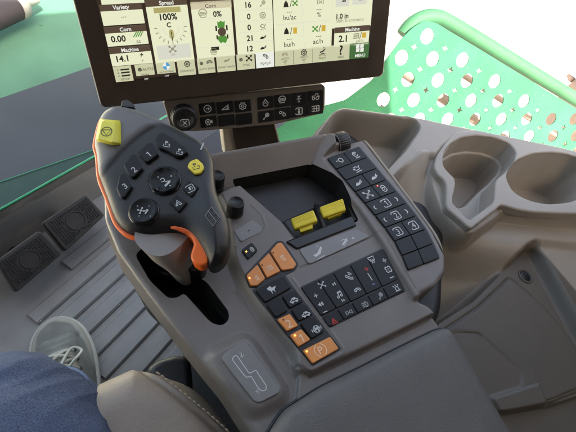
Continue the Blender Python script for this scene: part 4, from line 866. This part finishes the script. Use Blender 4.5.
mb = bodytube('jeans', [at(60, 402, .09), at(52, 405, .14), at(32, 411, .20), at(6, 428, .28), at(10, 482, .32), at(20, 570, .33), at(20, 720, .33)], (.042, .044, .052, .067, .081, .088, .09), (.040, .043, .051, .066, .084, .092, .097), 'denim', .085)
jeans = mb.build('jeans_leg', per)
mb = bodytube('hem', [at(60.5, 402, .087), at(59, 403, .096), at(57, 404, .106)], (.0445, .0458, .0445), (.0428, .0440, .0428), 'denim_hem', .02, seg=5); mb.build('hem', jeans)
ax0 = np.array(FH.uv(51, 318, .03)); ax1 = np.array(FH.uv(80, 420, .03)); KS = .84; sd = nrm(ax0-ax1)
FS = Frame((*ax0, 0), (sd[1], -sd[0], 0), (sd[0], sd[1], 0))
if FS.n[2] < 0: FS = Frame(FS.o, -FS.ux, FS.uy)
# outline of the last in metres: u across, v towards the toe (toe tip at v = 0)
def shoe_out(k=1.0): return fillet(np.array([(.002, .003), (.028, -.008), (.045, -.034), (.052, -.075), (.048, -.12), (.038, -.17), (.036, -.22), (.030, -.27), (0, -.285), (-.030, -.27), (-.034, -.22), (-.037, -.17), (-.046, -.12), (-.050, -.075), (-.044, -.036), (-.026, -.008)])*k, .02)
so = shoe_out(KS)
mb = MB(); prism(mb, FS, inset(so, -.004), .001, .024, 'shoe_sole', .005); mb.build('sole', per)
mb = MB(); ridge = [(0, -.02), (0, -.30)]
up1 = KS*fillet([(-.033, -.05), (.033, -.05), (.038, -.16), (.034, -.29), (-.034, -.29), (-.038, -.16)], .02); up2 = KS*fillet([(-.019, -.088), (.019, -.088), (.027, -.16), (.03, -.29), (-.03, -.29), (-.027, -.16)], .012)
toe = KS*fillet([(-.06, .02), (.06, .02), (.06, -.16), (.0455, -.16), (.0435, -.08), (.030, -.030), (0, -.013), (-.030, -.030), (-.0425, -.08), (-.0455, -.16), (-.06, -.16)], .01)
attr, P_, h_ = hfield(mb, FS, so, .0018, [('radd', so, .020, .026), ('radd', up1, .020, .045), ('c', up2, .076, .016), ('add', toe, .0016, .003), ('groove', [(.030, -.045), (.024, -.09), (.030, -.14)], .0014, .0012), ('groove', [(-.030, -.045), (-.024, -.09), (-.030, -.14)], .0014, .0012), ('groove', [(.034, -.05), (.028, -.09), (.034, -.14)], .0010, .0008), ('groove', [(-.034, -.05), (-.028, -.09), (-.034, -.14)], .0010, .0008), ('groove', [(-.03, -.05), (-.012, -.058), (.012, -.058), (.03, -.05)], .002, .004)], .024, 'suede', edge=(.008, .006), skirt=.01, masks={'rand': [(toe, .003), (up2, .004)]}); upper = mb.build('shoe_upper', per, attr)
mb = MB()
for k in range(4):
    v_ = -.078-.017*k; z_ = .068+.004*k
    for s_ in (-1, 1):
        pts = spline([FS.w(s_*.020, v_, z_-.010), FS.w(s_*.010, v_-.003, z_+.010), FS.w(-s_*.008, v_-.011, z_+.012), FS.w(-s_*.021, v_-.017, z_-.004)], 6); tube(mb, pts, .0022, 'lace', 8, flat=.6)
        h0_ = FS.w(s_*.0215, v_+.001, z_-.0085); tube(mb, [h0_-.001*FS.n, h0_+.0022*FS.n], .0024, 'lace_hole', 8)
for s_ in (-1, 1):
    pts = spline([FS.w(0, -.118, .090), FS.w(s_*.018, -.106, .094), FS.w(s_*.030, -.090, .078), FS.w(s_*.018, -.082, .080), FS.w(0, -.105, .091)], 6); tube(mb, pts, .0022, 'lace', 8)
mb.build('laces', per)
# ================================================================== SEAT
seat = thing('driver_seat', 'taupe leather driver seat corner with a stitched seam beside the jeans', 'seat', at(150, 420, .0))
mb = MB(); ZQ = .345
sq = UZ([(131, 361.5, ZQ), (138, 362, ZQ), (165, 370, ZQ), (193, 380, ZQ), (214, 400, ZQ), (238, 432, ZQ), (262, 480, ZQ), (240, 640, ZQ), (0, 760, ZQ), (-60, 560, ZQ), (60, 396, ZQ), (73, 389, ZQ), (100, 375, ZQ)], .012)
sm = FH.uvs([(132, 360), (142, 367), (161, 382), (176, 394), (190, 405.5), (212, 424), (232, 445), (262, 500)], ZQ)
sm = spline(np.c_[sm, np.zeros(len(sm))], 5)[:, :2]
hfield(mb, FH, sq, .0016, [('groove', sm, .0035, .0018), ('groove', [tuple(np.array(p)+np.array((.003, .0035))) for p in sm], -.0012, .0022)], ZQ, 'leather', edge=(.034, .026), skirt=.12); mb.build('seat_cushion', seat)
mb = MB(); acc = 0
d_ = np.r_[0, np.cumsum(np.linalg.norm(np.diff(sm, axis=0), axis=1))]; off = np.array((.0050, .0058))
for s_ in np.arange(.026, d_[-1], .0052):
    f = lambda q: np.array([np.interp(q, d_, sm[:, 0]), np.interp(q, d_, sm[:, 1])])+off*.62
    a, b = f(s_), f(s_+.0034); z_ = ZQ+.0018-.026*(1-math.sqrt(max(0, 1-(1-min(1, max(0, s_-.006)/.034))**2)))
    tube(mb, [FH.w(*a, z_-.0012), FH.w(*((a+b)/2), z_+.0004), FH.w(*b, z_-.0012)], .0008, 'stitch', 6)
mb.build('stitching', seat)
mb = MB(); pxprism(mb, FH, [(146, 367), (158, 358), (176, 353.5), (186, 354.5), (191, 360), (194, 390), (180, 400), (150, 380)], .15, .29, 'black_trim', .012, .008); mb.build('seat_side_cover', seat)
mb = MB(); box(mb, FH, -.55, -.12, -.75, -.30, .0, .22, 'black_trim', .01); mb.build('seat_base', seat)
# ================================================================== WINDSCREEN, HEADER, OUTSIDE
ws = thing('windscreen', 'windscreen with a bright green lower glass edge in front of the pedals', 'windscreen', at(40, 190, .10))
a = at(-40, 232, .115); b = at(95, 156, .115); _d = b-a; b = a+_d*3.2; a = a-_d*2.5; dirw = nrm(b-a); nw = nrm(np.cross(dirw, (0, 0, 1)))
mb = MB(); tube(mb, [a, b], .0018, 'glass_edge', 8); mb.build('glass_edge', ws)
m = bpy.data.materials.new('clear_glass'); m.use_nodes = True; N = m.node_tree.nodes; L_ = m.node_tree.links; N.remove(N['Principled BSDF'])
tr_ = N.new('ShaderNodeBsdfTransparent'); tr_.inputs[0].default_value = (.93, .97, .95, 1); gl = N.new('ShaderNodeBsdfGlossy'); gl.inputs['Roughness'].default_value = .03; mx = N.new('ShaderNodeMixShader'); fr = N.new('ShaderNodeFresnel'); fr.inputs[0].default_value = 1.04
L_.new(fr.outputs[0], mx.inputs[0]); L_.new(tr_.outputs[0], mx.inputs[1]); L_.new(gl.outputs[0], mx.inputs[2]); L_.new(mx.outputs[0], N['Material Output'].inputs[0]); MATS['clear_glass'] = m
FWS = Frame(a, dirw, np.array((0, 0, 1.))+.12*(nw if nw.dot(FG.uy) > 0 else -nw))
mb = MB(); box(mb, FWS, 0, np.linalg.norm(b-a), 0, 1.3, -.003, .003, 'clear_glass', .0005); mb.build('glass', ws)
fw = nw if nw.dot(FG.uy) > 0 else -nw; fw = nrm((fw[0], fw[1], 0))
FSl = Frame(a-np.array((0, 0, .006)), dirw, fw)
sgn = 1 if FSl.n[2] > 0 else -1
mb = MB(); w0 = FSl.o; pts = [a-dirw*.2, b, b+fw*.05, a-dirw*.2+fw*.05]
_p, _q, _r, _s = (at(x, y, .105) for x, y in ((-60, 243), (96, 155.5), (96, 149.5), (-60, 203))); _p = _p-1.2*(_q-_p); _s = _s-1.2*(_r-_s); prism(mb, FH, ccw(np.array([k[:2] for k in (_p, _q, _r, _s)])), .085, .105, 'glass_band', .001); mb.build('green_sill', ws)
mb = MB(); tube(mb, [_s+np.array((0, 0, .001)), _r+np.array((0, 0, .001))], .0009, 'glass_edge_upper', 6); mb.build('glass_edge', ws)
# dark slate apron below and the green feeder house beyond
apr = thing('header_apron', 'slate blue flat cover below the windscreen', 'machine cover', at(40, 130, -.45))
mb = MB(); pxprism(mb, FH, [(-60, 112), (0, 97), (88, 66.5), (150, 46), (320, 60), (330, 300), (-120, 300)], -.52, -.45, 'slate', .02, .01); mb.build('cover_plate', apr)
fh = thing('feeder_house', 'pale green feeder house deck beyond the slate cover', 'machine deck', at(40, 40, -.55))
mb = MB(); pxprism(mb, FH, [(-160, 160), (-200, -60), (60, -90), (180, -60), (200, 140)], -.8, -.55, 'deck_green', .05, .02); mb.build('deck', fh)
for (x, y) in ((41, 24.5), (43, 83), (10, 47), (24, 35)):
    mb = MB(); u, v = FH.uv(x, y, -.545); lathe(mb, FH, u, v, [(.006, -.56), (.006, -.546), (.003, -.543), (.0003, -.543)], 'deck_green', 12); mb.build('bolt_head', fh)
cyl = thing('hydraulic_cylinder', 'dark hydraulic cylinder with a pale rod end at the upper left corner', 'cylinder', at(10, 12, -.45))
A = at(-40, 32, -.45); B = at(16, 6.5, -.45); C = at(34, -3, -.45); mb = MB(); tube(mb, [A, A+(B-A)*.97, B], (.055, .055, .05), 'cylinder_paint', 28); mb.build('barrel', cyl)
mb = MB(); tube(mb, [B-(B-A)*.03, B, B+(C-B)*.25, B+(C-B)*.26, C], (.058, .058, .058, .03, .03), 'steel', 28); mb.build('rod_end', cyl)
# ---- green perforated guard outside the right window
FP = camframe(470, 95, 1.25, nrm((.80, .42, .45)), nrm((-.33, .80, .30)))
gd_ = thing('perforated_guard', 'bright green perforated metal guard with round holes outside the window', 'guard', FP.w(*FP.uv(470, 140), 0))
la = np.array((90, 60.5))/2.88; lb = np.array((-73, 0))/2.88; org = np.array((376+147/2.88, 105/2.88))
outline = [(240, 175), (262, 140), (300, 112), (345, 100), (372, 80), (384, 62), (402, 38), (412, 28), (424, 20.5), (436, 23), (480, 49.5), (576, 108.5), (660, 160), (660, 300), (240, 300)]
op = fillet(FP.uvs(outline), .01)
HU = []; c0 = np.array(FP.uv(470, 95)); e1 = (np.array(FP.uv(550.7, 119))-np.array(FP.uv(427, 36.5)))/4; e2 = (np.array(FP.uv(447.5, 119.5))-np.array(FP.uv(550.7, 119)))/4; o_ = np.array(FP.uv(*org))
holes = []; stars = []
inn = inset(op, .02)
for i in range(-4, 14):
    for j in range(-14, 16):
        p = o_+i*e1+j*e2
        px_ok = True
        for q, lst in ((p, holes), (p+e1/2, stars)):
            lst.append(q)
w_ = lambda uv: M.T @ (FP.w(*uv)-CAM)
def topix(uv): 
    c = w_(uv); return 288+FPX*c[0]/c[2], 216+FPX*c[1]/c[2]
top_line = [(424, 34), (576, 131)]
def okh(q, mrg):
    if sdf(np.array([q]), op)[0] > -mrg: return False
    x, y = topix(q); yl = 30+(x-424)*.61
    return y > yl-3 and x < 640 and y < 260 and x > 376 and (y-50) > -(x-408)*1.1
cu = bpy.data.curves.new('guard', 'CURVE'); cu.dimensions = '2D'; cu.fill_mode = 'BOTH'; cu.extrude = .0015
def addspl(p):
    s_ = cu.splines.new('POLY'); s_.points.add(len(p)-1); s_.use_cyclic_u = True
    for k, q in enumerate(p): s_.points[k].co = (q[0], q[1], 0, 1)
addspl(op)
hl = np.linalg.norm(e1)*.145
for q in holes:
    if okh(q, .004): addspl([q+hl*np.array((math.cos(t), math.sin(t))) for t in np.arange(28)*2*math.pi/28])
for q in stars:
    if okh(q, .004): addspl([q+hl*(.5 if k % 2 == 0 else .24)*np.array((math.cos(t), math.sin(t))) for k, t in enumerate(np.arange(8)*2*math.pi/8+.4)])
co = bpy.data.objects.new('guard', cu); COL.objects.link(co); dg = bpy.context.evaluated_depsgraph_get(); dg.update(); me0 = co.evaluated_get(dg).to_mesh()
mb = MB(); vv = np.array([x.co[:] for x in me0.vertices]); mb.add(FP.warr(vv[:, :2], vv[:, 2]), [list(p.vertices) for p in me0.polygons], 'guard_green', False); co.evaluated_get(dg).to_mesh_clear(); bpy.data.objects.remove(co); bpy.data.curves.remove(cu)
mb.build('perforated_panel', gd_)
FP2 = FP.at(-.03); FP3 = FP.at(-.22)
for (q0, q1, r_) in (((400, 70), (600, 203), .016), ((380, 108), (560, 228), .012), ((440, 60), (640, 190), .010)):
    mb = MB(); tube(mb, [FP3.w(*FP3.uv(*q0), 0), FP3.w(*FP3.uv(*q1), 0)], r_, 'tyre_rubber', 12); mb.build('ladder_rail', gd_)
mb = MB(); pts = [FP2.w(*FP2.uv(x, y), 0) for x, y in ((403, 35), (411, 25), (423, 18), (436, 17), (449, 22.5), (492, 48), (576, 99.5), (640, 138))]; tube(mb, spline(pts, 8), .020, 'rail_green', 18); mb.build('top_rail', gd_)
for q in ((520, 84), (548, 101), (565, 112)):
    mb = MB(); tube(mb, [FP2.w(*FP2.uv(*q), .0), FP.w(*FP.uv(q[0]-3, q[1]+8), 0)], .004, 'rail_green', 8); mb.build('bracket', gd_)
# ---- tyre far down behind the rail
ty = thing('tractor_tyre', 'dusty brown tyre with slanted lugs behind the green rail at the photo edge', 'tyre', at(640, 150, -2.0))
c = at(640, 150, -1.25); FT = Frame(c, np.array((.25, .95, 0)), np.array((.0, .0, 1.)))
mb = MB(); R = .85; lathe(mb, FT, 0, 0, [(.35, -.26), (.70, -.3), (.82, -.27), (.85, -.2), (.85, .2), (.82, .27), (.70, .3), (.35, .26)], 'tyre_rubber', 96)
for k in range(30):
    t = 2*math.pi*k/30
    for s_ in (-1, 1):
        P0 = np.array([FT.w(r_*math.cos(t+a_), r_*math.sin(t+a_), h_) for r_, a_, h_ in ((.84, 0, 0), (.84, .05, 0), (.84, .05+.12, s_*.3), (.84, .12, s_*.3))])
        P1 = np.array([FT.w(r_*math.cos(t+a_), r_*math.sin(t+a_), h_) for r_, a_, h_ in ((.91, 0.008, 0), (.91, .042, 0), (.90, .042+.12, s_*.29), (.90, .128, s_*.29))])
        loops(mb, [P0, P1], 'tyre_rubber', smooth=False)
mb.build('tread', ty)
# ---- ground; unseen roof and walls added and sized to shade the inside
mb = MB(); mb.add([(-300, -300, -2.2), (300, -300, -2.2), (300, 300, -2.2), (-300, 300, -2.2)], [[0, 1, 2, 3]], 'ground', False); tag(mb.build('ground'), kind='structure')
tag(floor.build('floor'), kind='structure')
mb = MB(); FR = Frame((0, 0, 1.30), (1, 0, 0), (0, 1, 0)); box(mb, FR, -.86, .60, -.9, .42, 0, .12, 'shade_liner', .02); tag(mb.build('shade_roof'), kind='structure')
mb = MB(); box(mb, FR, -.8, .85, -.9, -.85, -1.3, -.002, 'shade_liner', .01); tag(mb.build('shade_rear_wall'), kind='structure')
mb = MB(); box(mb, FR, .66, .72, -.848, .06, -1.3, -.002, 'shade_liner', .01); tag(mb.build('shade_side_wall'), kind='structure')
mb = MB(); box(mb, FR, -.86, -.80, -.848, .20, -1.3, -.002, 'shade_liner', .01); tag(mb.build('shade_side_wall'), kind='structure')
# ------------------------------------------------------------------ camera
cd = bpy.data.cameras.new('Camera'); cam = bpy.data.objects.new('Camera', cd); COL.objects.link(cam)
cd.sensor_width = 36; cd.lens = 36*FPX/576; cd.clip_start = .01; cd.clip_end = 2000
from mathutils import Matrix
Rm = np.stack([M @ np.array((1, 0, 0)), M @ np.array((0, -1, 0)), M @ np.array((0, 0, -1))], 1)
mm = Matrix.Identity(4)
for i in range(3):
    for j in range(3): mm[i][j] = float(Rm[i, j])
mm[0][3], mm[1][3], mm[2][3] = CAM; cam.matrix_world = mm; S.camera = cam
# ------------------------------------------------------------------ light
SUN_EL, SUN_AZ = 48, -98
w = bpy.data.worlds.new('World'); S.world = w; w.use_nodes = True; N = w.node_tree.nodes; bg = N['Background']; sky = N.new('ShaderNodeTexSky'); sky.sky_type = 'NISHITA'; sky.sun_disc = False
sky.sun_elevation = math.radians(SUN_EL); sky.sun_rotation = math.radians(90-SUN_AZ); sky.dust_density = 8.0; sky.ozone_density = 0
wb = N.new('ShaderNodeMix'); wb.data_type = 'RGBA'; wb.blend_type = 'MULTIPLY'; wb.inputs[0].default_value = 1; wb.inputs[7].default_value = (1.0, .945, .865, 1)
w.node_tree.links.new(sky.outputs[0], wb.inputs[6]); w.node_tree.links.new(wb.outputs[2], bg.inputs[0]); bg.inputs[1].default_value = .15
sl = bpy.data.lights.new('Sun', 'SUN'); sl.energy = 4.0; sl.angle = math.radians(.6); sl.color = (1, .95, .87); so_ = bpy.data.objects.new('Sun', sl); COL.objects.link(so_)
from mathutils import Vector
d = Vector((math.cos(math.radians(SUN_EL))*math.cos(math.radians(SUN_AZ)), math.cos(math.radians(SUN_EL))*math.sin(math.radians(SUN_AZ)), math.sin(math.radians(SUN_EL))))
so_.rotation_euler = (-d).to_track_quat('-Z', 'Y').to_euler()
S.view_settings.view_transform = 'Standard'; S.view_settings.look = 'None'; S.view_settings.gamma = 1; S.view_settings.exposure = 2.65
S.render.engine = 'CYCLES'; S.cycles.max_bounces = 8; S.cycles.diffuse_bounces = 5
